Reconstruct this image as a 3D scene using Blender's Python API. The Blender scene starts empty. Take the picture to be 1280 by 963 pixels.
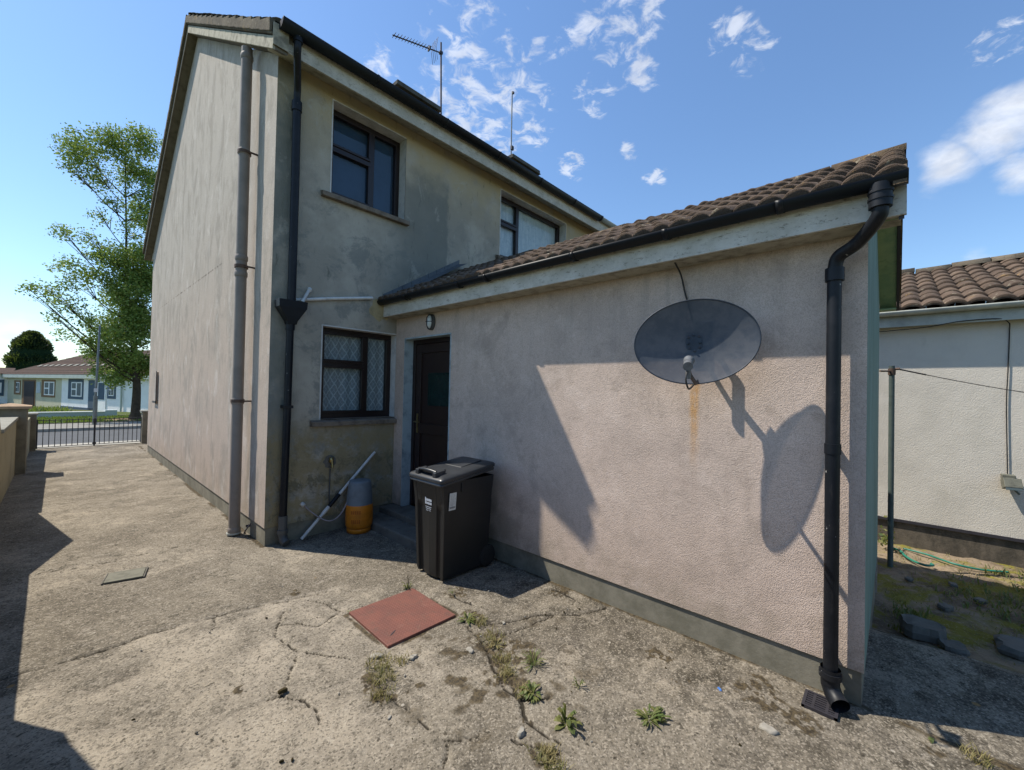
import bpy, math, random
import numpy as np
from mathutils import Vector, Matrix
R = math.radians
scene = bpy.context.scene
rng = random.Random(7)
nrng = np.random.default_rng(11)

# ------------------------------------------------------------------ camera
cd = bpy.data.cameras.new("Camera"); cam = bpy.data.objects.new("camera", cd)
scene.collection.objects.link(cam); scene.camera = cam
yaw, pit, rol = R(42.5732), R(-.8273), R(1.2257)
fw = Vector((math.cos(yaw)*math.cos(pit), math.sin(yaw)*math.cos(pit), -math.sin(pit)))
rt = Vector((math.sin(yaw), -math.cos(yaw), 0)); up = rt.cross(fw)
r2 = math.cos(rol)*rt + math.sin(rol)*up; u2 = -math.sin(rol)*rt + math.cos(rol)*up
M = Matrix.Identity(4)
for i in range(3):
    M[i][0] = r2[i]; M[i][1] = u2[i]; M[i][2] = -fw[i]
M[0][3], M[1][3], M[2][3] = -1.4625, -4.7551, 1.65
cam.matrix_world = M
cd.sensor_width = 36; cd.lens = 520.09/1280*36
cd.clip_start = .02; cd.clip_end = 3000

# ------------------------------------------------------------------ light
SX, SY, SZ = -.447, .74, 1.27           # towards the sun
sun_el = math.atan2(SZ, math.hypot(SX, SY))
sun_az = math.atan2(SX, SY)             # clockwise from +Y (north of the sky texture)
SUN, SKY, EXPO = 4.8, .12, .46
sl = bpy.data.lights.new("Sun", 'SUN'); sl.energy = SUN; sl.angle = R(.5); sl.color = (1, .93, .82)
so = bpy.data.objects.new("sun_light", sl); scene.collection.objects.link(so)
so.rotation_euler = Vector((SX, SY, SZ)).to_track_quat('Z', 'Y').to_euler()
scene.view_settings.view_transform = 'Standard'; scene.view_settings.look = 'None'
scene.view_settings.exposure = EXPO; scene.view_settings.gamma = 1

# cloud patches: direction and angular radius
CLOUD = [(0.530,0.610,0.589,0.125),(0.586,0.535,0.608,0.077),(0.640,0.548,0.538,0.041),(0.570,0.628,0.529,0.049),(0.646,0.364,0.671,0.084),(0.645,0.403,0.649,0.036),(0.752,0.217,0.623,0.033),(0.786,0.179,0.592,0.030),(0.821,0.364,0.441,0.022),(0.720,0.346,0.601,0.030),(0.791,0.189,0.581,0.019),(0.719,0.502,0.481,0.028),(0.862,-0.104,0.496,0.033),(0.397,0.707,0.585,0.052),(0.772,0.402,0.492,0.018),(0.685,0.435,0.584,0.039)]
CUMUL = [(0.909,-0.112,0.400,0.056),(0.929,-0.060,0.365,0.040),(0.932,-0.132,0.338,0.030),(0.971,-0.098,0.205,0.028),(-0.043,0.996,0.075,0.030)]

class NT:
    """small helper to write node trees"""
    def __init__(s, tree): s.t = tree; s.n = tree.nodes; s.l = tree.links
    def new(s, typ, **kw):
        n = s.n.new(typ)
        for k, v in kw.items(): setattr(n, k, v)
        return n
    def put(s, sock, v):
        if v is None: return
        if hasattr(v, 'is_output') or isinstance(v, bpy.types.NodeSocket): s.l.new(v, sock)
        else:
            if sock.type == 'RGBA' and len(v) == 3: v = (*v, 1)
            sock.default_value = v
    def math(s, op, a, b=None, c=None, clamp=False):
        n = s.new('ShaderNodeMath', operation=op); n.use_clamp = clamp
        s.put(n.inputs[0], a); s.put(n.inputs[1], b)
        if c is not None: s.put(n.inputs[2], c)
        return n.outputs[0]
    def vmath(s, op, a, b=None):
        n = s.new('ShaderNodeVectorMath', operation=op); s.put(n.inputs[0], a); s.put(n.inputs[1], b)
        return n.outputs['Value'] if op in ('DOT_PRODUCT', 'LENGTH', 'DISTANCE') else n.outputs[0]
    def pos(s):
        return s.new('ShaderNodeNewGeometry').outputs['Position']
    def sep(s, v):
        n = s.new('ShaderNodeSeparateXYZ'); s.put(n.inputs[0], v); return n.outputs
    def scale(s, v, k):
        n = s.new('ShaderNodeVectorMath', operation='MULTIPLY'); s.put(n.inputs[0], v); n.inputs[1].default_value = k
        return n.outputs[0]
    def noise(s, v, sc, det=4, ro=.55, dist=0, col=False):
        n = s.new('ShaderNodeTexNoise'); s.put(n.inputs['Vector'], v)
        n.inputs['Scale'].default_value = sc; n.inputs['Detail'].default_value = det
        n.inputs['Roughness'].default_value = ro; n.inputs['Distortion'].default_value = dist
        return n.outputs['Color' if col else 'Fac']
    def voro(s, v, sc, feat='F1', out='Distance', rnd=1):
        n = s.new('ShaderNodeTexVoronoi', feature=feat); s.put(n.inputs['Vector'], v); n.inputs['Scale'].default_value = sc
        n.inputs['Randomness'].default_value = rnd
        return n.outputs[out]
    def rng(s, v, a, b, c=0., d=1., smooth=True):
        n = s.new('ShaderNodeMapRange'); n.interpolation_type = 'SMOOTHSTEP' if smooth else 'LINEAR'
        s.put(n.inputs[0], v)
        for i, x in enumerate((a, b, c, d)): n.inputs[i+1].default_value = x
        return n.outputs[0]
    def mix(s, f, a, b, mode='MIX'):
        n = s.new('ShaderNodeMix', data_type='RGBA', blend_type=mode)
        s.put(n.inputs[0], f); s.put(n.inputs[6], a); s.put(n.inputs[7], b); return n.outputs[2]
    def attr(s, name):
        return s.new('ShaderNodeAttribute', attribute_name=name).outputs['Fac']
    def bump(s, h, st=.5, dist=.01, nrm=None):
        n = s.new('ShaderNodeBump'); n.inputs['Strength'].default_value = st; n.inputs['Distance'].default_value = dist
        s.put(n.inputs['Height'], h)
        if nrm is not None: s.put(n.inputs['Normal'], nrm)
        return n.outputs[0]

w = bpy.data.worlds.new("World"); scene.world = w; w.use_nodes = True
T = NT(w.node_tree); T.n.clear()
sky = T.new('ShaderNodeTexSky', sky_type='NISHITA'); sky.sun_disc = False
sky.sun_elevation = sun_el; sky.sun_rotation = sun_az
sky.air_density = 1.25; sky.dust_density = .25; sky.ozone_density = 3.2; sky.altitude = 50
d = T.new('ShaderNodeTexCoord').outputs['Generated']
d = T.vmath('NORMALIZE', d)
dz = T.math('MAXIMUM', T.sep(d)[2], .06)
comb = T.new('ShaderNodeCombineXYZ'); x_, y_, z_ = T.sep(d)
T.put(comb.inputs[0], T.math('DIVIDE', x_, dz)); T.put(comb.inputs[1], T.math('DIVIDE', y_, dz)); comb.inputs[2].default_value = 3.1
pl = comb.outputs[0]
def patchmask(lst, soft=.45, k=1.6):
    m = None
    for (a, b, c, r) in lst:
        ds = T.vmath('DISTANCE', d, (a, b, c))
        v = T.rng(ds, r*k, r*soft, 0, 1)
        m = v if m is None else T.math('MAXIMUM', m, v)
    return m
n1 = T.noise(pl, 13, 6, .62, .5); n2 = T.noise(pl, 3.4, 4, .5)
nn = T.math('ADD', T.math('MULTIPLY', n1, .72), T.math('MULTIPLY', n2, .28))
m1 = patchmask(CLOUD)
c1 = T.rng(T.math('ADD', nn, T.math('MULTIPLY', m1, .145)), .585, .74, 0, .6)
c1 = T.math('MULTIPLY', c1, T.rng(m1, 0, .35))
d2 = T.scale(d, (1, 1, 1.9))
n3 = T.noise(d2, 9, 7, .55, .3)
m2 = patchmask(CUMUL, .1, 1.75)
c2 = T.rng(T.math('ADD', n3, T.math('MULTIPLY', m2, .50)), .70, 1.10, 0, .82)
c2 = T.math('MULTIPLY', c2, T.rng(m2, 0, .3))
cm = T.math('MAXIMUM', c1, c2)
cn = T.rng(T.noise(d2, 22, 5, .6), .3, .7, .78, 1.0)
vs = T.new('ShaderNodeVectorMath', operation='SCALE'); vs.inputs[0].default_value = (6.4, 6.6, 7.0); T.put(vs.inputs['Scale'], cn)
skyg = T.mix(1.0, sky.outputs[0], (.90, 1.02, 1.14), 'MULTIPLY')
col = T.mix(cm, skyg, vs.outputs[0])
bg = T.new('ShaderNodeBackground'); T.put(bg.inputs[0], col); bg.inputs[1].default_value = SKY
wo = T.new('ShaderNodeOutputWorld'); T.l.new(bg.outputs[0], wo.inputs[0])

# ------------------------------------------------------------------ materials
MATS = {}
def mat(name, fn, rough=.85, spec=.3, metal=0):
    m = bpy.data.materials.new(name); m.use_nodes = True; t = NT(m.node_tree)
    b = t.n['Principled BSDF']; b.inputs['Roughness'].default_value = rough
    b.inputs['Specular IOR Level'].default_value = spec; b.inputs['Metallic'].default_value = metal
    r = fn(t)
    if isinstance(r, tuple) and len(r) == 2 and not isinstance(r[0], float): c, n = r
    else: c, n = r, None
    t.put(b.inputs['Base Color'], c)
    if n is not None: t.put(b.inputs['Normal'], n)
    MATS[name] = m; return m
def worn(c, dark=.55, sc=6, bs=.3, bsc=120, bd=.002, amt=.8):
    """plain colour with uneven dirt and a fine bump"""
    def f(t):
        p = t.pos(); n = t.noise(p, sc, 6, .65)
        f2 = t.rng(n, .42, .72)
        col = t.mix(t.math('MULTIPLY', f2, amt), c, tuple(x*dark for x in c))
        return col, t.bump(t.noise(p, bsc, 3), bs, bd)
    return f

def roughcast(t, p, sc=95, st=.55, dist=.012):
    v = t.voro(p, sc); n = t.noise(p, sc*.55, 4, .65)
    h = t.math('ADD', t.math('MULTIPLY', v, -.6), n)
    big = t.noise(p, 3.2, 4, .6)
    h2 = t.math('ADD', h, t.math('MULTIPLY', big, 2.0))
    return t.bump(h2, st, dist), h

def f_gable(t):
    p = t.pos(); x, y, z = t.sep(p)
    base = t.mix(t.rng(z, 1.6, 4.6), (.46, .375, .305), (.445, .40, .345))
    st = t.noise(t.scale(p, (1, 1.35, .55)), 2.2, 9, .74, .5)
    base = t.mix(t.rng(st, .46, .62, 0, .7), base, (.275, .25, .21))
    st2 = t.noise(t.scale(p, (1, 11, .5)), 1.6, 6, .6)
    base = t.mix(t.rng(st2, .55, .78, 0, .16), base, (.30, .275, .23))
    lt = t.noise(t.scale(p, (1, 1.6, .9)), 1.9, 7, .72, .4)
    base = t.mix(t.rng(lt, .52, .68, 0, .45), base, (.66, .61, .55))
    bl = t.noise(p, 2.2, 7, .7, .5); base = t.mix(t.rng(bl, .50, .68, 0, .5), base, (.36, .315, .26))
    low = t.math('MULTIPLY', t.rng(z, .75, .15), t.rng(t.noise(p, 5, 5), .4, .7))
    base = t.mix(t.math('MULTIPLY', low, .5), base, (.30, .25, .18))
    dl = t.math('MULTIPLY', t.rng(t.math('ABSOLUTE', t.math('SUBTRACT', z, 3.305)), .016, .008), t.math('MULTIPLY', t.rng(y, 1.7, 1.8), t.rng(y, 7.4, 6.4)))
    dl = t.math('MULTIPLY', dl, t.rng(t.noise(t.scale(p, (1, 1, .2)), 11, 3, .8), .50, .56)); base = t.mix(t.math('MULTIPLY', dl, .85), base, (.09, .075, .055))
    sp = t.rng(t.noise(p, 34, 2, .5), .71, .76)
    base = t.mix(t.math('MULTIPLY', sp, .5), base, (.16, .14, .12))
    n, h = roughcast(t, p, 110, .35, .007)
    base = t.mix(t.rng(h, .35, .0, 0, .3), base, (.25, .22, .19))
    return base, n
mat('gable_render', f_gable, .92, .15)

def f_rear(t):
    p = t.pos(); x, y, z = t.sep(p)
    n1 = t.noise(p, 1.5, 7, .65); n2 = t.noise(t.scale(p, (1, 1, .3)), 5, 6, .6)
    base = t.mix(t.rng(n1, .4, .62), (.315, .29, .24), (.415, .38, .315))
    och = t.math('MULTIPLY', t.rng(z, 3.9, 4.95), t.rng(t.noise(p, 2.1, 5, .6), .28, .55))
    base = t.mix(t.math('MULTIPLY', och, .85), base, (.42, .34, .205))
    # grey damp patch with a clean upright edge
    ed = t.math('ADD', x, t.math('MULTIPLY', t.math('SUBTRACT', t.noise(p, 7, 4), .5), .14))
    k = t.math('MULTIPLY', t.rng(ed, 2.30, 2.24), t.rng(x, 1.1, 1.75))
    k = t.math('MULTIPLY', k, t.rng(t.math('ADD', z, t.math('MULTIPLY', t.math('SUBTRACT', n1, .5), 1.2)), 4.75, 4.3))
    base = t.mix(t.math('MULTIPLY', k, .75), base, (.165, .17, .15))
    lf = t.math('MULTIPLY', t.rng(t.math('ADD', x, t.math('MULTIPLY', n2, .2)), .42, .22), t.rng(t.noise(p, 2.4, 5), .25, .6))
    base = t.mix(t.math('MULTIPLY', lf, .75), base, (.13, .14, .12))
    mid = t.math('MULTIPLY', t.rng(t.noise(p, 2.7, 8, .78, .4), .49, .60), t.rng(z, 4.6, 3.3))
    base = t.mix(t.math('MULTIPLY', mid, .7), base, (.20, .205, .185))
    pale = t.rng(t.noise(t.scale(p, (1, 1, .8)), 3.3, 8, .78, .6), .57, .64)
    base = t.mix(t.math('MULTIPLY', pale, .45), base, (.42, .40, .34))
    low = t.math('MULTIPLY', t.rng(z, 1.4, 1.0), t.rng(t.noise(p, 3.4, 8, .76), .38, .54))
    base = t.mix(t.math('MULTIPLY', low, .8), base, (.27, .215, .11))
    l2 = t.math('MULTIPLY', t.rng(z, 1.2, .5), t.rng(t.noise(p, 4.6, 8, .78, .4), .50, .60)); base = t.mix(t.math('MULTIPLY', l2, .65), base, (.10, .095, .065))
    dk = t.rng(t.noise(t.scale(p, (1.5, 1, .45)), 6.5, 6, .7), .58, .72)
    base = t.mix(t.math('MULTIPLY', dk, .75), base, (.09, .095, .075))
    n, h = roughcast(t, p, 85, .35, .008)
    return base, n
mat('rear_render', f_rear, .95, .12)

def f_ext(t):
    p = t.pos(); x, y, z = t.sep(p)
    n1 = t.noise(p, 1.5, 6, .65)
    base = t.mix(t.rng(n1, .38, .64), (.58, .465, .385), (.50, .40, .33))
    n2 = t.noise(p, 4.3, 7, .7, .3)
    base = t.mix(t.rng(n2, .52, .70, 0, .5), base, (.36, .29, .235))
    n5 = t.noise(p, 1.9, 5, .7, .6); base = t.mix(t.rng(n5, .52, .66, 0, .5), base, (.37, .30, .245))
    lt = t.noise(t.scale(p, (1, 1, 1.4)), 3.1, 6, .6, .4)
    base = t.mix(t.rng(lt, .54, .68, 0, .4), base, (.68, .56, .475))
    b6 = t.noise(p, 7.5, 7, .75, .4); base = t.mix(t.rng(b6, .55, .66, 0, .4), base, (.36, .285, .23)); base = t.mix(t.rng(b6, .44, .34, 0, .35), base, (.72, .60, .51))
    # grime by the lower left, below the door
    g = t.math('MULTIPLY', t.rng(z, 1.1, .35), t.rng(y, -3.0, -1.9))
    g = t.math('MULTIPLY', g, t.rng(t.noise(p, 3.3, 5), .38, .62))
    base = t.mix(t.math('MULTIPLY', g, .55), base, (.20, .18, .14))
    sb = t.math('MULTIPLY', t.rng(z, .50, .20), t.rng(t.noise(p, 7, 6, .7), .35, .62)); base = t.mix(t.math('MULTIPLY', sb, .45), base, (.27, .23, .17))
    wk = t.math('MULTIPLY', t.rng(z, 1.7, 2.5), t.rng(t.noise(t.scale(p, (1, 7, .5)), 1.5, 5, .7), .50, .68)); base = t.mix(t.math('MULTIPLY', wk, .35), base, (.30, .26, .22))
    # rust run below the dish
    ry = t.math('ABSOLUTE', t.math('ADD', y, t.math('ADD', 3.75, t.math('MULTIPLY', t.math('SUBTRACT', t.noise(t.scale(p, (1, 1, 3)), 3, 3), .5), .05))))
    ru = t.math('MULTIPLY', t.rng(ry, .045, .008), t.math('MULTIPLY', t.rng(z, 1.05, 1.6), t.rng(z, 1.85, 1.72)))
    ru = t.math('MULTIPLY', ru, t.rng(t.noise(t.scale(p, (1, 2.2, .6)), 24, 4, .6), .28, .6, .25, 1))
    base = t.mix(t.math('MULTIPLY', ru, .78), base, (.55, .29, .08))
    sp = t.rng(t.voro(p, 2.3), .020, .014)
    base = t.mix(t.math('MULTIPLY', sp, .7), base, (.10, .08, .07))
    n, h = roughcast(t, p, 185, .52, .007)
    base = t.mix(t.rng(h, .30, -.02, 0, .35), base, (.20, .16, .135))
    return base, n
mat('extension_render', f_ext, .93, .15)

def f_white(t):
    p = t.pos()
    base = t.mix(t.rng(t.noise(p, 1.3, 6, .65), .4, .65), (.60, .555, .48), (.53, .49, .42))
    base = t.mix(t.rng(t.noise(t.scale(p, (1, 1.5, .6)), 3.5, 6, .7), .56, .75, 0, .35), base, (.42, .39, .31))
    n, h = roughcast(t, p, 115, .4, .008)
    return base, n
mat('bungalow_render', f_white, .92, .15)
def f_plinth(t):
    p = t.pos()
    base = t.mix(t.rng(t.noise(p, 4, 7, .7), .35, .65), (.15, .142, .108), (.225, .21, .165))
    base = t.mix(t.rng(t.noise(p, 11, 5, .7), .60, .72, 0, .4), base, (.10, .10, .07))
    return base, t.bump(t.noise(p, 30, 6, .7), .4, .006)
mat('plinth_cement', f_plinth, .95, .15)
def f_darkpl(t):
    p = t.pos()
    base = t.mix(t.rng(t.noise(t.scale(p, (1, 1, .5)), 6, 7, .7), .35, .65), (.055, .05, .04), (.13, .11, .085))
    return base, t.bump(t.noise(p, 30, 6, .7), .5, .01)
mat('old_plinth', f_darkpl, .95, .15)

def f_green(t):
    p = t.pos()
    a = t.mix(t.rng(t.noise(t.scale(p, (1, 1, .2)), 7, 6, .65), .35, .65), (.125, .19, .16), (.175, .255, .222))
    a = t.mix(t.rng(t.noise(p, 14, 5, .7), .60, .75, 0, .5), a, (.30, .36, .33))
    return a, t.bump(t.noise(p, 60, 4), .5, .006)
mat('green_paint', f_green, .8, .25)
def f_soffit(t):
    p = t.pos()
    a = t.mix(t.rng(t.noise(p, 4, 6, .65), .35, .65), (.20, .29, .17), (.30, .37, .20))
    a = t.mix(t.rng(t.noise(p, 12, 5, .7), .55, .75, 0, .7), a, (.10, .14, .06))
    return a, t.bump(t.noise(p, 40, 4), .4, .004)
mat('green_soffit', f_soffit, .8, .25)

def f_tile(c1, c2, lich=.5):
    def f(t):
        p = t.pos()
        a = t.mix(t.rng(t.noise(p, 2.6, 6, .7), .35, .62), c1, c2)
        a = t.mix(t.rng(t.noise(p, 17, 6, .75), .50, .70, 0, .75), a, tuple(x*.38 for x in c1))
        a = t.mix(t.math('MULTIPLY', t.rng(t.noise(p, 9, 7, .75, .3), .58, .66), lich), a, (.34, .30, .22))
        a = t.mix(t.math('MULTIPLY', t.rng(t.noise(p, 3.3, 8, .75, .5), .60, .68), lich), a, (.38, .24, .08))
        oi = t.new('ShaderNodeAttribute', attribute_name='tint').outputs['Fac']
        a = t.mix(t.math('MULTIPLY', oi, .55), a, tuple(x*.45 for x in c2))
        return a, t.bump(t.math('ADD', t.noise(p, 55, 6, .75), t.noise(p, 160, 2)), .8, .007)
    return f
mat('brown_tile', f_tile((.155, .112, .082), (.105, .078, .06), 1.0), .95, .1)
mat('grey_tile', f_tile((.16, .135, .10), (.10, .085, .065), .5), .95, .1)
mat('ridge_tile', f_tile((.16, .115, .072), (.09, .068, .05), 1.3), .95, .1)
mat('far_tile', f_tile((.09, .06, .047), (.07, .05, .04), .15), .95, .1)

def f_fascia(t):
    p = t.pos()
    a = t.mix(t.rng(t.noise(p, 5, 6, .7), .35, .65), (.43, .41, .35), (.56, .54, .48))
    a = t.mix(t.rng(t.noise(t.scale(p, (3, 3, 9)), 5, 7, .75), .53, .68, 0, .75), a, (.15, .13, .095))
    a = t.mix(t.rng(t.noise(p, 60, 3, .7), .62, .70, 0, .6), a, (.10, .09, .07))
    return a, t.bump(t.noise(t.scale(p, (3, 3, 20)), 8, 6, .7), .5, .004)
mat('peeling_white', f_fascia, .8, .25)
mat('barge_cement', worn((.40, .37, .29), .42, 9, .5, 60, .006, .9), .92, .15)
mat('reveal_paint', worn((.56, .55, .52), .55, 7, .3, 60, .003, .7), .85, .2)
mat('blue_grey_paint', worn((.36, .43, .45), .45, 8, .3, 60, .003, .8), .8, .25)
mat('sill_stone', worn((.20, .165, .13), .4, 9, .5, 50, .006, .9), .92, .15)
mat('black_pvc', worn((.006, .007, .009), 1.8, 9, .15, 80, .001, .6), .5, .25)
def f_bpipe(t):
    p = t.pos(); a = t.mix(t.rng(t.noise(p, 4, 6, .7), .42, .68), (.005, .0065, .0095), (.013, .014, .017))
    a = t.mix(t.rng(t.noise(t.scale(p, (1, 1, .45)), 42, 3, .6), .70, .73, 0, .8), a, (.32, .31, .29))
    a = t.mix(t.rng(t.noise(t.scale(p, (1, 1, .12)), 16, 5, .7), .58, .70, 0, .35), a, (.055, .052, .05))
    return a, t.bump(t.noise(p, 80, 3), .15, .001)
mat('black_pipe', f_bpipe, .47, .28)
mat('brown_pipe', worn((.235, .20, .17), .7, 4, .15, 80, .001, .7), .6, .35)
mat('grey_gutter', worn((.42, .43, .38), .55, 4, .15, 80, .001, .7), .55, .35)
mat('grey_pvc', worn((.075, .08, .08), .6, 5, .15, 80, .001, .7), .5, .35)
mat('white_pvc', worn((.62, .61, .58), .62, 9, .15, 80, .001, .7), .5, .35)
mat('window_frame', worn((.016, .009, .008), 1.6, 6, .05, 40, .001, .5), .35, .45)
mat('door_board', worn((.020, .010, .008), 1.5, 6, .05, 40, .001, .5), .4, .45)
mat('brass', worn((.45, .33, .14), .6, 20, .1, 60, .001), .35, .5, 1)
mat('galvanised', worn((.20, .21, .20), .6, 12, .2, 60, .001), .5, .5, .7)
mat('rusty_steel', worn((.115, .075, .055), .6, 20, .3, 60, .001), .7, .4, .3)
mat('dark_metal', worn((.045, .042, .05), .7, 12, .2, 60, .001), .55, .4, .3)
mat('green_post', worn((.07, .095, .085), .6, 12, .2, 60, .001), .6, .4)
mat('bin_plastic', worn((.010, .011, .012), 1.6, 5, .25, 260, .0006, .5), .43, .45)
mat('bin_lid', worn((.028, .030, .033), 1.7, 5, .25, 260, .0006, .6), .36, .5)
mat('rubber', worn((.012, .012, .012), 1.5, 10), .8, .3)
mat('sticker_white', worn((.62, .62, .60), .75, 40, .05, 60, .0005), .6, .3)
mat('sticker_print', worn((.22, .22, .22), .8, 40, .05), .6, .3)
mat('bin_print', worn((.50, .55, .62), .6, 60, .05, 60, .0005), .6, .3)
mat('gas_orange', worn((.62, .20, .012), .62, 8, .1, 60, .001, .7), .45, .45)
mat('gas_print', worn((.40, .10, .01), .7, 30, .1, 60, .001), .5, .4)
mat('gas_shield', worn((.16, .185, .205), .6, 8, .1, 60, .001, .6), .5, .4)
mat('lamp_glass', worn((.55, .60, .58), .8, 20, .02, 60, .0005), .15, .6)
mat('dish_bracket', worn((.03, .04, .055), .6, 12, .2), .5, .4, .2)
mat('lnb_grey', worn((.14, .145, .15), .4, 30, .1), .45, .4)
mat('road', worn((.09, .093, .096), .75, 1.5, .5, 60, .01, .6), .9, .2)
mat('pavement', worn((.22, .21, .185), .75, 2.5, .3, 40, .006), .9, .2)
mat('kerbstone', worn((.34, .32, .28), .6, 2.5, .3, 40, .006), .9, .2)
mat('apron', worn((.36, .34, .29), .7, 3.5, .3, 40, .006), .9, .2)
mat('worn_lid', worn((.165, .158, .122), .6, 14, .5, 60, .003, .8), .9, .2)
mat('cream_wall', worn((.33, .29, .195), .6, 2.2, .5, 80, .008, .7), .92, .15)
mat('pier_cap', worn((.42, .30, .20), .6, 4, .5, 60, .006, .8), .92, .15)
mat('coping', worn((.27, .26, .22), .6, 4, .5, 60, .006, .8), .92, .15)
mat('pier_render', worn((.20, .18, .135), .5, 4, .5, 60, .006, .8), .92, .15)
mat('far_white', worn((.86, .85, .82), .85, 1, .1), .9, .2)
mat('far_cream', worn((.56, .53, .38), .8, 1, .1), .9, .2)
mat('far_brown', worn((.24, .15, .085), .8, 1, .1), .9, .2)
mat('far_slate_paint', worn((.075, .11, .15), .8, 1, .1), .8, .3)
mat('far_door_porch_dark', worn((.03, .02, .02), 1.5, 1, .1), .6, .3)
mat('far_glass', worn((.07, .09, .085), .6, 1, .05), .15, .6)
mat('far_gutter', worn((.45, .50, .45), .8, 1, .1), .7, .3)
mat('far_bluewall', worn((.52, .57, .58), .8, .8, .1), .9, .2)
mat('shed_block', worn((.3, .28, .24), .6, 3, .5, 60, .006), .92, .15)
mat('bark', worn((.085, .07, .05), .5, 6, .9, 30, .03), .95, .1)
mat('chimney_render', worn((.10, .095, .085), .5, 6, .5, 60, .01), .95, .15)
mat('lead', worn((.10, .115, .13), .6, 6, .5, 20, .01), .6, .4)
mat('moss_dark', worn((.05, .04, .02), .5, 30, .9, 90, .01), 1, .05)
mat('stone_pale', worn((.29, .27, .23), .7, 20, .6, 60, .006), .9, .2)
mat('stone_grey', worn((.15, .14, .12), .6, 8, .6, 40, .01), .95, .15)
mat('blue_plastic', worn((.05, .16, .45), .8, 20, .1), .5, .4)
mat('hose_green', worn((.02, .17, .12), .7, 10, .1), .45, .4)
mat('cable_dark', worn((.03, .028, .026), 1.4, 10, .1), .6, .3)
mat('cable_grey', worn((.30, .26, .27), .7, 10, .1), .6, .3)
mat('flood_body', worn((.14, .14, .11), .5, 20, .3), .6, .3)
mat('gate_black', worn((.022, .022, .026), 1.6, 20, .2), .5, .4)
mat('conifer_mass', worn((.015, .032, .014), .4, .8, .9, 3, .3), 1, .05)

def f_red(t):
    p = t.pos(); x, y, z = t.sep(p)
    a = t.mix(t.rng(t.noise(p, 6, 6, .7), .35, .65), (.180, .070, .051), (.140, .058, .045))
    a = t.mix(t.rng(t.noise(p, 9, 8, .8), .50, .62, 0, .6), a, (.11, .062, .048)); a = t.mix(t.rng(t.noise(p, 5, 8, .8), .55, .66, 0, .45), a, (.24, .13, .095))
    # raised chequer tread, diagonal lozenges
    u = t.math('MULTIPLY', t.math('ADD', x, y), 62*2.2); v = t.math('MULTIPLY', t.math('SUBTRACT', x, y), 62*2.2)
    h = t.math('MULTIPLY', t.math('SINE', u), t.math('SINE', v))
    h = t.rng(h, .25, .6)
    return t.mix(t.math('MULTIPLY', h, .25), a, (.215, .09, .068)), t.bump(h, .7, .004)
mat('red_chequer', f_red, .6, .35)

def f_lace(t):
    p = t.pos(); q = t.vmath('ADD', p, t.scale(t.noise(p, 13, 3, .6, col=True), (.035, 0, .035))); x, y, z = t.sep(q)
    def lattice(k, a, b):
        u = t.math('SINE', t.math('MULTIPLY', t.math('ADD', x, t.math('MULTIPLY', z, .62)), k))
        v = t.math('SINE', t.math('MULTIPLY', t.math('SUBTRACT', x, t.math('MULTIPLY', z, .62)), k))
        return t.rng(t.math('MINIMUM', t.math('ABSOLUTE', u), t.math('ABSOLUTE', v)), a, b)
    w1 = t.math('MAXIMUM', lattice(34, .50, .10), t.math('MULTIPLY', lattice(68, .6, .1), .7))
    th = t.rng(t.noise(p, 260, 2), .4, .6, .75, 1)
    w1 = t.math('MULTIPLY', t.math('MAXIMUM', w1, .38), th)
    return t.mix(w1, (.12, .145, .16), (.42, .48, .50))
mat('lace_curtain', f_lace, .95, .1)
def f_net(t):
    p = t.pos()
    a = t.mix(t.rng(t.noise(t.scale(p, (14, 1, 1)), 3, 4, .6), .3, .7), (.42, .50, .54), (.58, .63, .64))
    return t.mix(t.rng(t.noise(p, 14, 5, .8, 1), .5, .62, 0, .5), a, (.28, .37, .42))
mat('net_curtain', f_net, .95, .1)
mat('sky_reflect_blue', worn((.032, .066, .115), .7, 3, .05), .9, .2)  # blue of the reflected sky, painted on a sheet behind the glass

def glass(name, tint=(.90, .94, .95), refl=.055):
    m = bpy.data.materials.new(name); m.use_nodes = True; t = NT(m.node_tree); t.n.clear()
    tr = t.new('ShaderNodeBsdfTransparent'); tr.inputs[0].default_value = (*tint, 1)
    gl = t.new('ShaderNodeBsdfGlossy'); gl.inputs['Roughness'].default_value = .02
    lw = t.new('ShaderNodeLayerWeight'); lw.inputs[0].default_value = .5
    f = t.math('ADD', t.math('MULTIPLY', t.math('POWER', lw.outputs['Facing'], 4.0), .7), refl, clamp=True)
    ms = t.new('ShaderNodeMixShader'); t.put(ms.inputs[0], f); t.l.new(tr.outputs[0], ms.inputs[1]); t.l.new(gl.outputs[0], ms.inputs[2])
    o = t.new('ShaderNodeOutputMaterial'); t.l.new(ms.outputs[0], o.inputs[0]); MATS[name] = m
glass('window_glass')

# perforated dish sheet
m = bpy.data.materials.new('dish_mesh'); m.use_nodes = True; t = NT(m.node_tree); b = t.n['Principled BSDF']
p = t.pos()
t.put(b.inputs['Base Color'], t.mix(t.rng(t.noise(p, 9, 6, .7), .4, .65), (.048, .060, .078), (.078, .086, .099)))
b.inputs['Roughness'].default_value = .55; b.inputs['Metallic'].default_value = 0.; b.inputs['Specular IOR Level'].default_value = .25
dots = .90      # punched sheet: holes far finer than a pixel let about a sixth of the light through
tr = t.new('ShaderNodeBsdfTransparent'); ms = t.new('ShaderNodeMixShader')
t.put(ms.inputs[0], dots); t.l.new(tr.outputs[0], ms.inputs[1]); t.l.new(b.outputs[0], ms.inputs[2])
t.l.new(ms.outputs[0], t.n['Material Output'].inputs[0]); MATS['dish_mesh'] = m

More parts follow.
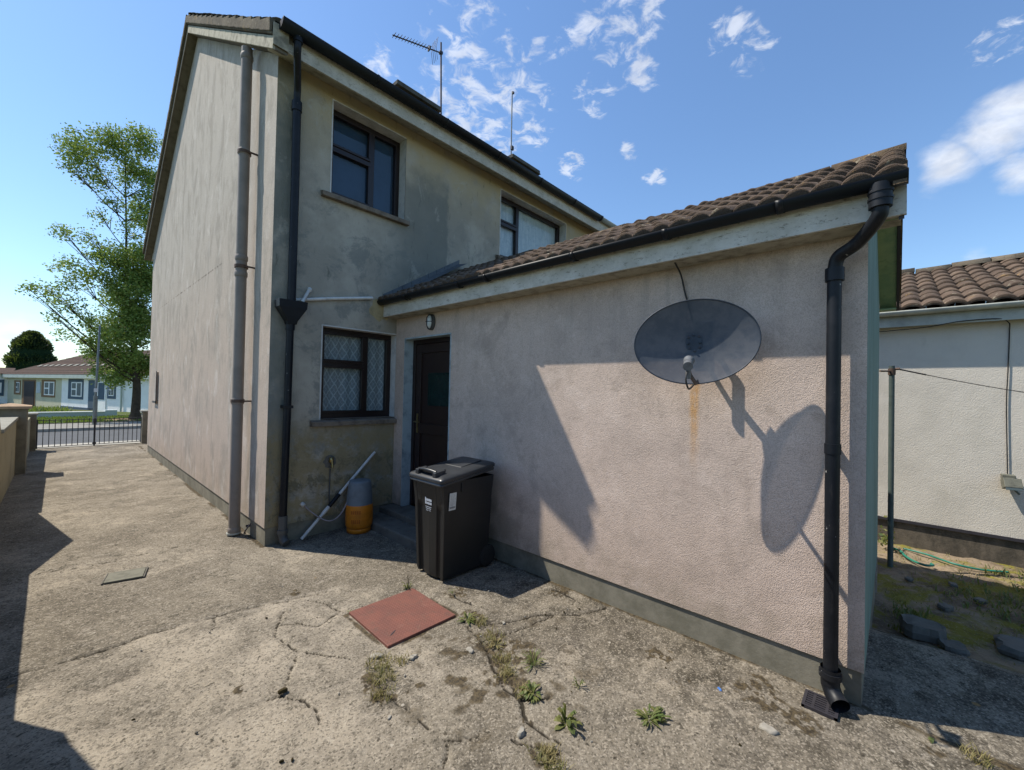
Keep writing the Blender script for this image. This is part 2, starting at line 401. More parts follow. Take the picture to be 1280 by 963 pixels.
def leafmat(name, a, b_, c, sc=1.2):
    m = bpy.data.materials.new(name); m.use_nodes = True; t = NT(m.node_tree); t.n.clear()
    p = t.pos(); at = t.attr('tint')
    col = t.mix(t.rng(t.noise(p, sc, 3), .35, .65), a, b_); col = t.mix(at, col, c)
    df = t.new('ShaderNodeBsdfPrincipled'); t.put(df.inputs['Base Color'], col); df.inputs['Roughness'].default_value = .6
    tl = t.new('ShaderNodeBsdfTranslucent'); t.put(tl.inputs[0], t.mix(.35, col, (.25, .32, .03)))
    ms = t.new('ShaderNodeMixShader'); ms.inputs[0].default_value = .38
    t.l.new(df.outputs[0], ms.inputs[1]); t.l.new(tl.outputs[0], ms.inputs[2])
    o = t.new('ShaderNodeOutputMaterial'); t.l.new(ms.outputs[0], o.inputs[0]); MATS[name] = m
leafmat('tree_leaf', (.19, .30, .055), (.12, .215, .04), (.32, .38, .10))
leafmat('weed_leaf', (.085, .135, .03), (.06, .10, .025), (.20, .19, .06), 9)
leafmat('dry_grass', (.22, .17, .07), (.12, .13, .04), (.30, .25, .11), 9)
leafmat('lawn', (.09, .16, .02), (.07, .13, .02), (.15, .19, .03), 2)
leafmat('conifer_leaf', (.018, .04, .018), (.012, .028, .012), (.03, .055, .02), .7)
leafmat('flower_yellow', (.6, .45, .03), (.6, .5, .05), (.7, .5, .03), 9)

# ------------------------------------------------------------------ mesh helpers
C = scene.collection
class MB:
    def __init__(s): s.v = []; s.f = []; s.sm = []
    def add(s, vs, fs, sm=False):
        o = len(s.v); s.v += [tuple(v) for v in vs]; s.f += [tuple(i+o for i in f) for f in fs]; s.sm += [sm]*len(fs); return s
    def box(s, x0, x1, y0, y1, z0, z1):
        v = [(x, y, z) for z in (z0, z1) for y in (y0, y1) for x in (x0, x1)]
        return s.add(v, [(0, 2, 3, 1), (4, 5, 7, 6), (0, 1, 5, 4), (2, 6, 7, 3), (0, 4, 6, 2), (1, 3, 7, 5)])
    def obox(s, c, ax, ay, az, hx, hy, hz):
        c = Vector(c); ax = Vector(ax).normalized(); ay = Vector(ay).normalized(); az = Vector(az).normalized()
        v = [c+ax*hx*i+ay*hy*j+az*hz*k for k in (-1, 1) for j in (-1, 1) for i in (-1, 1)]
        return s.add(v, [(0, 2, 3, 1), (4, 5, 7, 6), (0, 1, 5, 4), (2, 6, 7, 3), (0, 4, 6, 2), (1, 3, 7, 5)])
    def quad(s, a, b, c, d): return s.add([a, b, c, d], [(0, 1, 2, 3)])
    def prism(s, poly, vec):
        n = len(poly); vec = Vector(vec); a = [Vector(p) for p in poly]
        v = a+[p+vec for p in a]
        return s.add(v, [tuple(range(n))[::-1], tuple(range(n, 2*n))]+[(i, (i+1) % n, n+(i+1) % n, n+i) for i in range(n)])
    def tube(s, path, r, seg=14, cap=True):
        path = [Vector(p) for p in path]; n = len(path); rs = r if isinstance(r, (list, tuple)) else [r]*n
        rings = []; ref = None
        for i, p in enumerate(path):
            d = (path[min(i+1, n-1)]-path[max(i-1, 0)]).normalized()
            if ref is None:
                ref = d.orthogonal().normalized()
            ref = (ref-d*ref.dot(d)).normalized(); b = d.cross(ref)
            rings.append([p+(ref*math.cos(2*math.pi*k/seg)+b*math.sin(2*math.pi*k/seg))*rs[i] for k in range(seg)])
        v = [q for rr in rings for q in rr]; f = []
        for i in range(n-1):
            for k in range(seg):
                a = i*seg+k; c = i*seg+(k+1) % seg; f.append((a, c, c+seg, a+seg))
        s.add(v, f, True)
        if cap: s.add(rings[0], [tuple(range(seg))[::-1]]); s.add(rings[-1], [tuple(range(seg))])
        return s
    def lathe(s, c, prof, seg=28, axis='z'):
        c = Vector(c); v = []; f = []
        for r, h in prof:
            for k in range(seg):
                a = 2*math.pi*k/seg; v.append(c+Vector((r*math.cos(a), r*math.sin(a), h)) if axis == 'z' else c+Vector((h, r*math.cos(a), r*math.sin(a))) if axis == 'x' else c+Vector((r*math.cos(a), h, r*math.sin(a))))
        for i in range(len(prof)-1):
            for k in range(seg):
                a = i*seg+k; b = i*seg+(k+1) % seg; f.append((a, b, b+seg, a+seg))
        return s.add(v, f, True)
    def build(s, name, material, parent=None, bevel=0, attrs=None):
        me = bpy.data.meshes.new(name); me.from_pydata(s.v, [], s.f)
        me.polygons.foreach_set('use_smooth', s.sm); me.update()
        me.materials.append(MATS[material])
        o = bpy.data.objects.new(name, me); C.objects.link(o)
        if attrs:
            for k, (dom, vals) in attrs.items():
                a = me.attributes.new(k, 'FLOAT', dom); a.data.foreach_set('value', np.asarray(vals, dtype=np.float32))
        if bevel:
            b = o.modifiers.new('Bevel', 'BEVEL'); b.width = bevel; b.segments = 2; b.limit_method = 'ANGLE'; b.angle_limit = R(40)
        if parent is not None: attach(o, parent)
        return o
def attach(o, parent):
    o.parent = parent
    base = Matrix.Identity(4); q = parent
    chain = []
    while q is not None: chain.append(q); q = q.parent
    for q in reversed(chain):
        base = base @ q.matrix_parent_inverse @ Matrix.LocRotScale(q.location, q.rotation_euler, q.scale)
    o.matrix_parent_inverse = base.inverted()
def tag(o, label=None, cat=None, group=None, kind=None):
    if label: o['label'] = label
    if cat: o['category'] = cat
    if group: o['group'] = group
    if kind: o['kind'] = kind
    return o
def thing(name, loc, label, cat, group=None):
    o = bpy.data.objects.new(name, None); o.empty_display_size = .2; C.objects.link(o); o.location = loc
    return tag(o, label, cat, group)
def bez(pts, n=8):
    """smooth path through points (Catmull-Rom)"""
    P = [Vector(p) for p in pts]; P = [P[0]*2-P[1]]+P+[P[-1]*2-P[-2]]; out = []
    for i in range(1, len(P)-2):
        for k in range(n):
            t = k/n; a, b, c, d_ = P[i-1:i+3]
            out.append(.5*((2*b)+(-a+c)*t+(2*a-5*b+4*c-d_)*t*t+(-a+3*b-3*c+d_)*t**3))
    out.append(P[-2]); return out

# value noise in numpy
def vnoise(x, y, seed=0):
    xi = np.floor(x).astype(int); yi = np.floor(y).astype(int); fx = x-xi; fy = y-yi
    fx = fx*fx*(3-2*fx); fy = fy*fy*(3-2*fy)
    def h(a, b):
        n = (a*374761393+b*668265263+seed*974634777) & 0xffffffff
        n = ((n ^ (n >> 13))*1274126177) & 0xffffffff
        return ((n ^ (n >> 16)) & 0xffff)/65535.
    return (h(xi, yi)*(1-fx)+h(xi+1, yi)*fx)*(1-fy)+(h(xi, yi+1)*(1-fx)+h(xi+1, yi+1)*fx)*fy
def fbm(x, y, oct=5, seed=0, ro=.5):
    s = 0; a = 1; t = 0
    for i in range(oct): s = s+a*vnoise(x*2**i+i*17.3, y*2**i+i*9.1, seed+i); t += a; a *= ro
    return s/t

# ------------------------------------------------------------------ ground
def gz(x, y):
    z = np.where(y > 11.2, np.maximum(-.018*(y-10.6), -.65), 0.)
    return z
# one sheet to the horizon (lies under everything; lower in the back garden)
xs = np.unique(np.concatenate([np.linspace(-600, -30, 12), np.linspace(-30, 30, 61), np.linspace(30, 600, 12)]))
ys = np.unique(np.concatenate([np.linspace(-300, -12, 8), np.linspace(-12, 60, 73), np.linspace(60, 1200, 12)]))
X, Y = np.meshgrid(xs, ys); Z = gz(X, Y)-.03
Z = np.where((X > 2.9) & (Y < 10), -.235, Z)
nx, ny = len(xs), len(ys)
mb = MB(); mb.v = list(map(tuple, np.stack([X.ravel(), Y.ravel(), Z.ravel()], 1)))
mb.f = [(j*nx+i, j*nx+i+1, (j+1)*nx+i+1, (j+1)*nx+i) for j in range(ny-1) for i in range(nx-1)]; mb.sm = [False]*len(mb.f)
mat('soil', lambda t: (t.mix(t.rng(t.noise(t.pos(), .6, 6), .4, .6), (.10, .10, .05), (.07, .10, .03)), t.bump(t.noise(t.pos(), 12, 5), .5, .02)), 1, .05)
tag(mb.build('ground', 'soil'), kind='structure')

# yard slab: dense height field, x -1.98..2.85, y -8..10.5
CR = [[(-1.64,-1.13),(-1.57,-1.13),(-1.28,-1.15),(-1.05,-1.14),(-0.67,-1.19),(-0.42,-1.24),(-0.05,-1.36),(0.17,-1.43)],[(-1.55,0.67),(-1.17,0.57),(-0.72,0.62),(-0.49,0.58)],[(-0.67,-1.19),(-0.7,-1.33)],[(-0.31,-1.44),(-0.44,-1.72),(-0.42,-1.99),(-0.32,-2.13),(-0.27,-2.22),(-0.21,-2.31)],[(-0.43,-2.05),(-0.59,-2.29),(-0.63,-2.34)],[(-0.69,-2.31),(-0.6,-2.36),(-0.55,-2.46),(-0.53,-2.58),(-0.55,-2.67)],[(-0.39,-1.62),(-0.28,-1.7),(-0.19,-1.82),(-0.01,-1.73),(-0.04,-1.55),(-0.11,-1.4)],[(-0.21,-2.61),(-0.21,-2.88),(-0.21,-2.98),(-0.2,-3.1)],[(-0.19,-3.2),(-0.21,-3.25),(-0.29,-3.32)],[(-0.19,-3.21),(-0.1,-3.28),(-0.02,-3.3)],[(0.61,-2.63),(0.7,-2.69),(0.81,-2.74),(0.97,-2.81),(1.08,-2.9),(1.18,-3.02),(1.31,-3.08),(1.44,-3.12)],[(0.46,-2.75),(0.38,-2.92),(0.3,-3.08),(0.25,-3.18),(0.26,-3.31),(0.38,-3.4)],[(0.31,-3.18),(0.17,-3.41),(0.17,-3.61)],[(0.57,-2.43),(0.46,-2.75),(0.68,-2.84),(1.06,-2.9)],[(0.03,-3.43),(0.13,-3.64)],[(1.39,-2.64),(1.38,-2.89)],[(0.73,-2.18),(0.74,-2.36)]]
CW = [.003,.001,.003,.003,.003,.002,.002,.005,.004,.002,.006,.008,.007,.003,.003,.007,.007]
DP = [(0.5,-2.78,.10),(0.49,-3.01,.15),(0.31,-3.08,.09),(-0.22,-2.59,.08),(-0.24,-2.75,.06),(0.07,-3.6,.06),(0.77,-2.13,.08),(1.4,-2.72,.09),(1.16,-3.66,.09),(1.01,-3.85,.05),(1.6,-3.9,.05),(1.30,-4.19,.08),(1.19,-4.22,.11),(1.14,-4.41,.08),(0.62,-2.49,.08),(0.16,-3.4,.04),(-0.75,-2.14,.03),(1.38,-4.9,.04),(-0.09,-2.82,.05),(-0.13,-1.23,.05)]
def axis(pts):
    out = [pts[0][0]]
    for (a, _), (b, st) in zip(pts[:-1], pts[1:]):
        n = max(1, round((b-a)/st)); out += list(a+(b-a)*(np.arange(n)+1)/n)
    return np.array(out)
xs = axis([(-1.985, 0), (1.75, .013), (2.86, .03)])
ys = axis([(-8, 0), (-5.0, .1), (-.2, .013), (2.5, .03), (10.5, .08)])
X, Y = np.meshgrid(xs, ys)
Wx = X+.03*(fbm(X*7, Y*7, 3, 5)-.5)+.02*(fbm(X*30, Y*30, 2, 6)-.5)
Wy = Y+.03*(fbm(X*7, Y*7, 3, 8)-.5)+.02*(fbm(X*30, Y*30, 2, 9)-.5)
crack = np.zeros_like(X); edge = np.zeros_like(X)
def segd(ax, ay, bx, by):
    dx, dy = bx-ax, by-ay; L = dx*dx+dy*dy+1e-9
    t = np.clip(((Wx-ax)*dx+(Wy-ay)*dy)/L, 0, 1); return np.hypot(Wx-ax-t*dx, Wy-ay-t*dy)
for pl_, wd in zip(CR, CW):
    d_ = np.full_like(X, 9.)
    for (a, b) in zip(pl_[:-1], pl_[1:]): d_ = np.minimum(d_, segd(*a, *b))
    wv = wd*(-.55+1.9*fbm(X*6, Y*6, 3, 31))
    crack = np.maximum(crack, np.clip(1-(d_-wv)/.007, 0, 1)); edge = np.maximum(edge, np.exp(-(d_/.035)**2))
dirt = np.zeros_like(X)
nn_ = fbm(X*30, Y*30, 4, 21, .7)
for (a, b, r) in DP:
    d_ = np.hypot(X-a, Y-b); dirt = np.maximum(dirt, np.clip((1.5-d_/r)*1.2, 0, 1)*np.clip((nn_-.47)*9, 0, 1))
# dirt gathered in the mossy corner strip by the inspection cover and along the wall foot
dirt = np.maximum(dirt, np.clip((fbm(X*9, Y*9, 4, 77)-.60)*9, 0, 1)*.55*np.clip(1.2-np.hypot(X-.35, Y+3.0)/.9, 0, 1))
wallf = np.clip(1-np.abs(X-1.49)/.05, 0, 1)*np.clip((fbm(X*5, Y*5, 4, 41)-.35)*4, 0, 1)*(Y < 0)
wallf = np.maximum(wallf, np.clip(1-np.abs(X)/.05, 0, 1)*np.clip((fbm(X*5, Y*5, 4, 42)-.4)*4, 0, 1)*(Y > 0))
mc = (np.maximum(np.abs(X-.28), np.abs(Y+2.11)) < .325)
mcd = np.clip(1-np.abs(np.maximum(np.abs(X-.28), np.abs(Y+2.11))-.29)/.03, 0, 1)*np.clip((fbm(X*9, Y*9, 3, 55)-.35)*5, 0, 1)
dirt = np.maximum(dirt, np.maximum(wallf*.9, mcd*.8))
slab_edge = -1.14+.25*np.clip(X+.7, 0, 2)*-1.0  # edge line of the paler trowelled slab
slab = np.clip((slab_edge-Y+.05*(fbm(X*8, Y*8, 3, 3)-.5))*40, 0, 1)*np.clip((.25-X+.25*(fbm(X*3, Y*3, 3, 4)-.5))*6, 0, 1)
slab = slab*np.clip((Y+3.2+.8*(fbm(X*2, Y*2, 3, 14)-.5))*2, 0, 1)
rough = fbm(X*45, Y*45, 3, 60, .7); mid = fbm(X*5, Y*5, 5, 61); lowf = fbm(X*.9, Y*.9, 3, 62)
Z = .010*(mid-.5)+.0055*(rough-.5)*(1-.3*slab)+.012*(lowf-.5)-.016*crack-.002*edge+.005*dirt*nn_ - .004*slab
Z = Z-.004
Z = np.where(mc, np.minimum(Z, -.012), Z)
Z = np.where(X > 2.5, Z-.13*np.clip((X-2.5+.12*(mid-.5))/.35, 0, 1), Z)
nx, ny = len(xs), len(ys)
me = bpy.data.meshes.new('yard'); idx = np.arange(nx*ny).reshape(ny, nx)
F = np.stack([idx[:-1, :-1], idx[:-1, 1:], idx[1:, 1:], idx[1:, :-1]], -1).reshape(-1, 4)
me.vertices.add(nx*ny); me.vertices.foreach_set('co', np.stack([X, Y, Z], -1).ravel())
me.loops.add(F.size); me.loops.foreach_set('vertex_index', F.ravel())
me.polygons.add(len(F)); me.polygons.foreach_set('loop_start', np.arange(len(F))*4)
me.update(calc_edges=True); me.validate()
for nm, ar in (('crack', crack), ('dirt', dirt), ('slab', slab)):
    a = me.attributes.new(nm, 'FLOAT', 'POINT'); a.data.foreach_set('value', ar.ravel().astype(np.float32))
def f_yard(t):
    p = t.pos(); x, y, z = t.sep(p)
    a = t.mix(t.rng(t.noise(p, 1.1, 6, .65), .38, .60), (.145, .128, .101), (.235, .21, .168))
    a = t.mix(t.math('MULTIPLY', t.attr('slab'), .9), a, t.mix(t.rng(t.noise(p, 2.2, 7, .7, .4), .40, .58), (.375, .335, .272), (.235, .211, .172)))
    ne = t.rng(x, -.1, .9); a = t.mix(t.math('MULTIPLY', ne, t.rng(t.noise(p, 2.6, 6, .7), .42, .60, .1, .75)), a, (.105, .094, .078))
    # broad weathering: dark damp mottles, pale worn smears
    a = t.mix(t.rng(t.noise(p, 2.1, 9, .76, .3), .52, .64, 0, .7), a, (.075, .067, .054))
    a = t.mix(t.rng(t.noise(t.scale(p, (1, 2.2, 1)), 5.2, 9, .80, .3), .53, .63, 0, .65), a, (.33, .30, .25))
    a = t.mix(t.rng(t.noise(p, 1.3, 9, .76, .3), .53, .62, 0, .65), a, (.36, .32, .255))
    a = t.mix(t.rng(t.noise(p, 14, 6, .8, .3), .53, .64, 0, .55), a, (.075, .067, .054))
    a = t.mix(t.rng(t.noise(p, 17, 6, .8, .3), .55, .66, 0, .45), a, (.36, .33, .28))
    bs = t.math('MULTIPLY', t.rng(x, .5, 1.15), t.rng(t.noise(p, 4.7, 8, .78, .4), .50, .60)); a = t.mix(t.math('MULTIPLY', bs, .8), a, (.05, .044, .033))
    ml = t.math('MULTIPLY', t.rng(t.noise(p, 6.3, 8, .8, .5), .54, .62), t.rng(t.noise(p, .8, 3), .40, .56)); a = t.mix(t.math('MULTIPLY', ml, .6), a, (.06, .054, .040))
    g = t.voro(p, 120, out='Color'); gs = t.sep(g)[0]
    a = t.mix(t.rng(gs, .76, .95, 0, .45), a, (.44, .40, .33)); a = t.mix(t.rng(gs, .26, .06, 0, .55), a, (.045, .04, .033))
    g2 = t.noise(p, 75, 4, .8); a = t.mix(t.rng(g2, .54, .68, 0, .45), a, (.055, .048, .038)); a = t.mix(t.rng(g2, .46, .34, 0, .35), a, (.40, .36, .29))
    sp = t.rng(t.noise(p, 26, 3, .6), .64, .70); a = t.mix(t.math('MULTIPLY', sp, .75), a, (.035, .031, .023))
    sp = t.rng(t.voro(p, 4.1), .045, .03); a = t.mix(t.math('MULTIPLY', sp, .6), a, (.48, .45, .39))
    sp = t.rng(t.voro(t.vmath('ADD', p, (3.3, 1.7, 0.)), 1.7), .035, .022); a = t.mix(t.math('MULTIPLY', sp, .55), a, (.40, .25, .09))
    d_ = t.attr('dirt'); a = t.mix(t.rng(d_, .10, .55, 0, .9), a, t.mix(t.rng(t.noise(p, 40, 4, .7), .4, .6), (.035, .028, .019), (.10, .078, .045)))
    a = t.mix(t.rng(t.attr('crack'), .15, .7, 0, .9), a, (.022, .019, .014))
    a = t.mix(1.0, a, (1.03, 1.0, .96), 'MULTIPLY')
    return a, t.bump(t.math('ADD', t.noise(p, 60, 6, .8), t.math('MULTIPLY', t.noise(p, 220, 2), .5)), .9, .010)
mat('yard_concrete', f_yard, .95, .12); me.materials.append(MATS['yard_concrete'])
o = bpy.data.objects.new('yard', me); C.objects.link(o); tag(o, kind='structure')

# back garden ground (rubble, moss, soil), 20 cm lower
xs = axis([(2.86, 0), (5.83, .035)]); ys = axis([(-9, 0), (-3.9, .035), (9, .4)])
X, Y = np.meshgrid(xs, ys)
Z = -.20+.05*(fbm(X*3, Y*3, 5, 90)-.5)+.03*(fbm(X*14, Y*14, 3, 91)-.5)+.06*np.clip(3.15-X, 0, 1)/.3*.9
nx, ny = len(xs), len(ys); mb = MB(); mb.v = list(map(tuple, np.stack([X.ravel(), Y.ravel(), Z.ravel()], 1)))
mb.f = [(j*nx+i, j*nx+i+1, (j+1)*nx+i+1, (j+1)*nx+i) for j in range(ny-1) for i in range(nx-1)]; mb.sm = [True]*len(mb.f)
def f_gard(t):
    p = t.pos()
    a = t.mix(t.rng(t.noise(p, 3, 6, .7), .38, .6), (.13, .10, .068), (.27, .21, .145))
    a = t.mix(t.rng(t.noise(p, 2.0, 6, .7, .5), .46, .56, 0, .92), a, (.19, .17, .03))
    a = t.mix(t.rng(t.noise(p, 8, 6, .75), .55, .7, 0, .8), a, (.07, .055, .035))
    a = t.mix(t.rng(t.noise(p, 45, 4, .75), .55, .7, 0, .5), a, (.40, .36, .29))
    return a, t.bump(t.noise(p, 30, 6, .75), .9, .02)
mat('garden_ground', f_gard, 1, .05)
tag(mb.build('garden_soil', 'garden_ground'), kind='structure')

# street in front of the gate
def strip(name, material, y0, y1, dz, x0=-60, x1=60, th=None):
    mb = MB(); n = 8; yy = np.linspace(y0, y1, n)
    for i in range(n-1):
        a, b = yy[i], yy[i+1]; za, zb = float(gz(0, a))+dz, float(gz(0, b))+dz
        mb.quad((x0, a, za), (x1, a, za), (x1, b, zb), (x0, b, zb))
    if th:
        za = float(gz(0, y0))+dz; mb.quad((x0, y0, za-th), (x1, y0, za-th), (x1, y0, za), (x0, y0, za))
    return tag(mb.build(name, material), kind='structure')
mb = MB(); mb.box(-1.79, .12, 10.5, 11.25, -.04, .012); tag(mb.build('driveway_apron', 'apron'), kind='structure')
strip('road', 'road', 11.25, 16.9, -.006)
strip('kerb', 'kerbstone', 16.9, 17.1, .10, th=.12)
strip('pavement', 'pavement', 17.1, 20.4, .095)
mb = MB(); g_t = []
strip('verge_soil', 'lawn', 20.4, 26.4, .09)
# tree pit of bare earth on the verge
mb = MB(); n = 26
pts = [(2.0+2.2*math.cos(2*math.pi*k/n)*(1+.12*math.sin(3*k)), 22.4+1.5*math.sin(2*math.pi*k/n), -.118-.018*1.5*math.sin(2*math.pi*k/n)) for k in range(n)]
mb.add(pts, [tuple(range(n))]); mat('bare_earth', worn((.26, .19, .12), .5, 3, .6, 20, .02), 1, .05)
tag(mb.build('tree_pit_earth', 'bare_earth'), kind='structure')

def blades(name, material, spots, h=(.05, .12), wd=.006, lean=.6, parent=None):
    mb = MB(); tint = []
    for (x, y, z, n, r, hh) in spots:
        for _ in range(n):
            a = rng.uniform(0, 6.283); q = rng.random()**.5*r; bx, by = x+q*math.cos(a), y+q*math.sin(a)
            H = rng.uniform(*h)*hh; a2 = rng.uniform(0, 6.283); l = lean*H*rng.uniform(.2, 1)
            dx, dy = math.cos(a2)*l, math.sin(a2)*l; px, py = -math.sin(a2)*wd, math.cos(a2)*wd
            p0 = Vector((bx, by, z)); p1 = p0+Vector((dx*.4, dy*.4, H*.65)); p2 = p0+Vector((dx, dy, H))
            w_ = Vector((px, py, 0))
            mb.add([p0-w_, p0+w_, p1+w_*.8, p1-w_*.8, p2], [(0, 1, 2, 3), (3, 2, 4)]); tt = rng.random(); tint += [tt, tt]
    return mb.build(name, material, parent, attrs={'tint': ('FACE', tint)})
sp = [(rng.uniform(-6, 5), rng.uniform(20.5, 26.2), 0, 5, .12, 1) for _ in range(2600)]
sp = [(x, y, float(gz(x, y))+.09, n, r, h) for (x, y, _, n, r, h) in sp if math.hypot((x-2)/2.1, (y-22.4)/1.45) > 1]
tag(blades('verge_grass', 'lawn', sp, (.05, .13), .012), 'bright mown grass of the verge between the far pavement and the low wall', 'grass', kind='stuff')

# ------------------------------------------------------------------ roof tiles
def tiles(O, U, V, length, slope, wave, course, amp=.028, step=.022, su=10, profile='roll', seed=0):
    """rolled tiles: U along the eave, V up the slope. returns MB + per-face tint"""
    O = Vector(O); U = Vector(U).normalized(); V = Vector(V).normalized(); N = U.cross(V)
    if N.z < 0: N = -N
    rs = np.random.default_rng(seed+5); nt = int(round(length/(wave*2))); tw = length/nt
    nc = int(math.ceil(slope/course)); mb = MB(); tint = []
    prof = lambda u: amp*(max(0., math.sin(math.pi*((u % 1)))))**.75 if profile == 'roll' else amp*(.5-.5*math.cos(2*math.pi*u))
    for c in range(nc):
        v0 = c*course-.0; v1 = min((c+1)*course+.03, slope)
        for k in range(nt):
            dj = rs.normal()*.0035; dv = rs.normal()*.005; tn = rs.random(); vv0 = v0+dv
            m = su*2; row = []
            for lvl in range(4):
                for i in range(m+1):
                    u = i/su; h = prof(u)
                    uu = (k*tw)+u*tw/2*.995
                    if lvl == 0: q = O+U*uu+V*(vv0+.004)+N*(h*.9-.014+dj)
                    elif lvl == 1: q = O+U*uu+V*vv0+N*(h+step-.002+dj)
                    elif lvl == 2: q = O+U*uu+V*(vv0+.012)+N*(h+step+.003+dj)
                    else: q = O+U*uu+V*v1+N*(h+.0+dj)
                    row.append(q)
            fs = []
            for lvl in range(3):
                for i in range(m): a = lvl*(m+1)+i; fs.append((a, a+1, a+m+2, a+m+1))
            mb.add(row, fs, True); tint += ([.9]*m+[.25+tn*.5]*m+[tn*.8 if tn > .45 else 0]*m)
    return mb, tint
def ridge(O, U, length, r, seg=.45, mbx=None, seed=3):
    mb = mbx or MB(); O = Vector(O); U = Vector(U).normalized(); S = U.cross(Vector((0, 0, 1))); rs = np.random.default_rng(seed)
    n = int(round(length/seg)); tint = []
    for k in range(n):
        j = rs.normal()*.009; tn = rs.random()**3; v = []; fs = []
        for e, (t_, rr) in enumerate(((0, r), (0, r+.018), (.97, r+.006), (.97, r-.01))):
            for i in range(9):
                a = math.pi*i/8
                v.append(O+U*((k+t_)*length/n)+S*(math.cos(a)*rr*1.1)+Vector((0, 0, math.sin(a)*rr*.8+j)))
        for e in range(3):
            for i in range(8): q = e*9+i; fs.append((q, q+1, q+10, q+9))
        mb.add(v, fs, True); tint += [tn]*len(fs)
    return mb, tint
def gutter(mb, p0, p1, r=.052, th=.006):
    """half round channel with wall thickness"""
    p0 = Vector(p0); p1 = Vector(p1); U = (p1-p0).normalized(); S = U.cross(Vector((0, 0, 1))); seg = 12; v = []; f = []
    for p in (p0, p1):
        for rr in (r, r-th):
            for i in range(seg+1):
                a = math.pi*i/seg; v.append(p+S*math.cos(a)*rr-Vector((0, 0, math.sin(a)*rr)))
    n = seg+1
    for i in range(seg):
        f.append((i, i+1, 2*n+i+1, 2*n+i)); f.append((n+i, 3*n+i, 3*n+i+1, n+i+1))
        f.append((i, n+i, n+i+1, i+1)); f.append((2*n+i, 2*n+i+1, 3*n+i+1, 3*n+i))
    f.append((0, 2*n, 3*n, n)); f.append((seg, n+seg, 3*n+seg, 2*n+seg))
    mb.add(v, f, True)
def endcap(mb, c, r, ax='x'):
    c = Vector(c); S = Vector((0, 1, 0)) if ax == 'x' else Vector((1, 0, 0))
    mb.add([c+S*math.cos(math.pi*i/10)*r-Vector((0, 0, math.sin(math.pi*i/10)*r)) for i in range(11)], [tuple(range(11))])
def collar(mb, p0, p1, r, seg=16):
    mb.tube([p0, p1], r, seg)

def wallgrid(plane, c, a0, a1, z0, z1, holes, depth, mbw, nrm):
    """wall sheet with openings; plane 'x' or 'y' = c. holes: (a0,a1,z0,z1). nrm = sign of the outward side"""
    As = sorted({a0, a1, *[h[0] for h in holes], *[h[1] for h in holes]}); Zs = sorted({z0, z1, *[h[2] for h in holes], *[h[3] for h in holes]})
    P = (lambda a, z, o=0: (c-nrm*o, a, z)) if plane == 'x' else (lambda a, z, o=0: (a, c-nrm*o, z))
    for i in range(len(As)-1):
        for j in range(len(Zs)-1):
            am, zm = (As[i]+As[i+1])/2, (Zs[j]+Zs[j+1])/2
            if any(h[0] < am < h[1] and h[2] < zm < h[3] for h in holes): continue
            mbw.quad(P(As[i], Zs[j]), P(As[i+1], Zs[j]), P(As[i+1], Zs[j+1]), P(As[i], Zs[j+1]))
def reveal(plane, c, h, depth, mbw, nrm):
    P = (lambda a, z, o=0: (c-nrm*o, a, z)) if plane == 'x' else (lambda a, z, o=0: (a, c-nrm*o, z))
    a0, a1, z0, z1 = h
    for (p, q) in (((a0, z0), (a0, z1)), ((a0, z1), (a1, z1)), ((a1, z1), (a1, z0)), ((a1, z0), (a0, z0))):
        mbw.quad(P(*p), P(*q), P(*q, depth), P(*p, depth))

# ------------------------------------------------------------------ main house
EX = 1.479; ZE = 5.11; RY, RZ = 4.10, 7.61; FY, FZ = 8.42, 4.84; XR = 14.0; PH = .182
house = thing('terraced_house', (0, 0, 0), 'two storey rendered terraced house with grey gable, stained rear wall and black gutter', 'house')
mb = MB()
poly = [(0, 0, PH), (0, FY, PH), (0, FY, FZ), (0, RY, RZ), (0, 0, ZE)]
mb.add(poly, [(0, 1, 2, 3, 4)][0:1])
# drip edge over the plinth
mb.quad((0, 0, PH), (0, FY, PH), (.014, FY, PH), (.014, 0, PH))
mb.quad((0, FY, PH), (XR, FY, PH), (XR, FY, FZ), (0, FY, FZ))
gw = mb.build('gable_wall', 'gable_render', house); gw['label'] = 'pinkish grey painted gable wall with dark vertical streaks'
W1 = (.586, 1.553, 3.868, 4.94); W2 = (3.349, 5.17, 3.852, 4.94); W3 = (.536, EX-.002, 1.282, 2.342)
W4 = (7.6, 8.9, 3.86, 4.94)
mb = MB(); wallgrid('y', 0, 0, XR, PH, ZE, [W1, W2, W3, W4], .15, mb, -1)
mb.quad((0, 0, PH), (XR, 0, PH), (XR, .014, PH), (0, .014, PH))
mb.quad((XR, 0, PH), (XR, FY, PH), (XR, FY, FZ), (XR, 0, ZE))
rw = mb.build('rear_wall', 'rear_render', house); rw['label'] = 'olive and ochre stained rear wall'
mb = MB(); mb.quad((.012, 0.012, -.05), (.012, FY, -.05), (.012, FY, PH), (.012, 0.012, PH)); mb.quad((.012, .012, -.05), (XR, .012, -.05), (XR, .012, PH), (.012, .012, PH))
mb.build('plinth', 'plinth_cement', house)
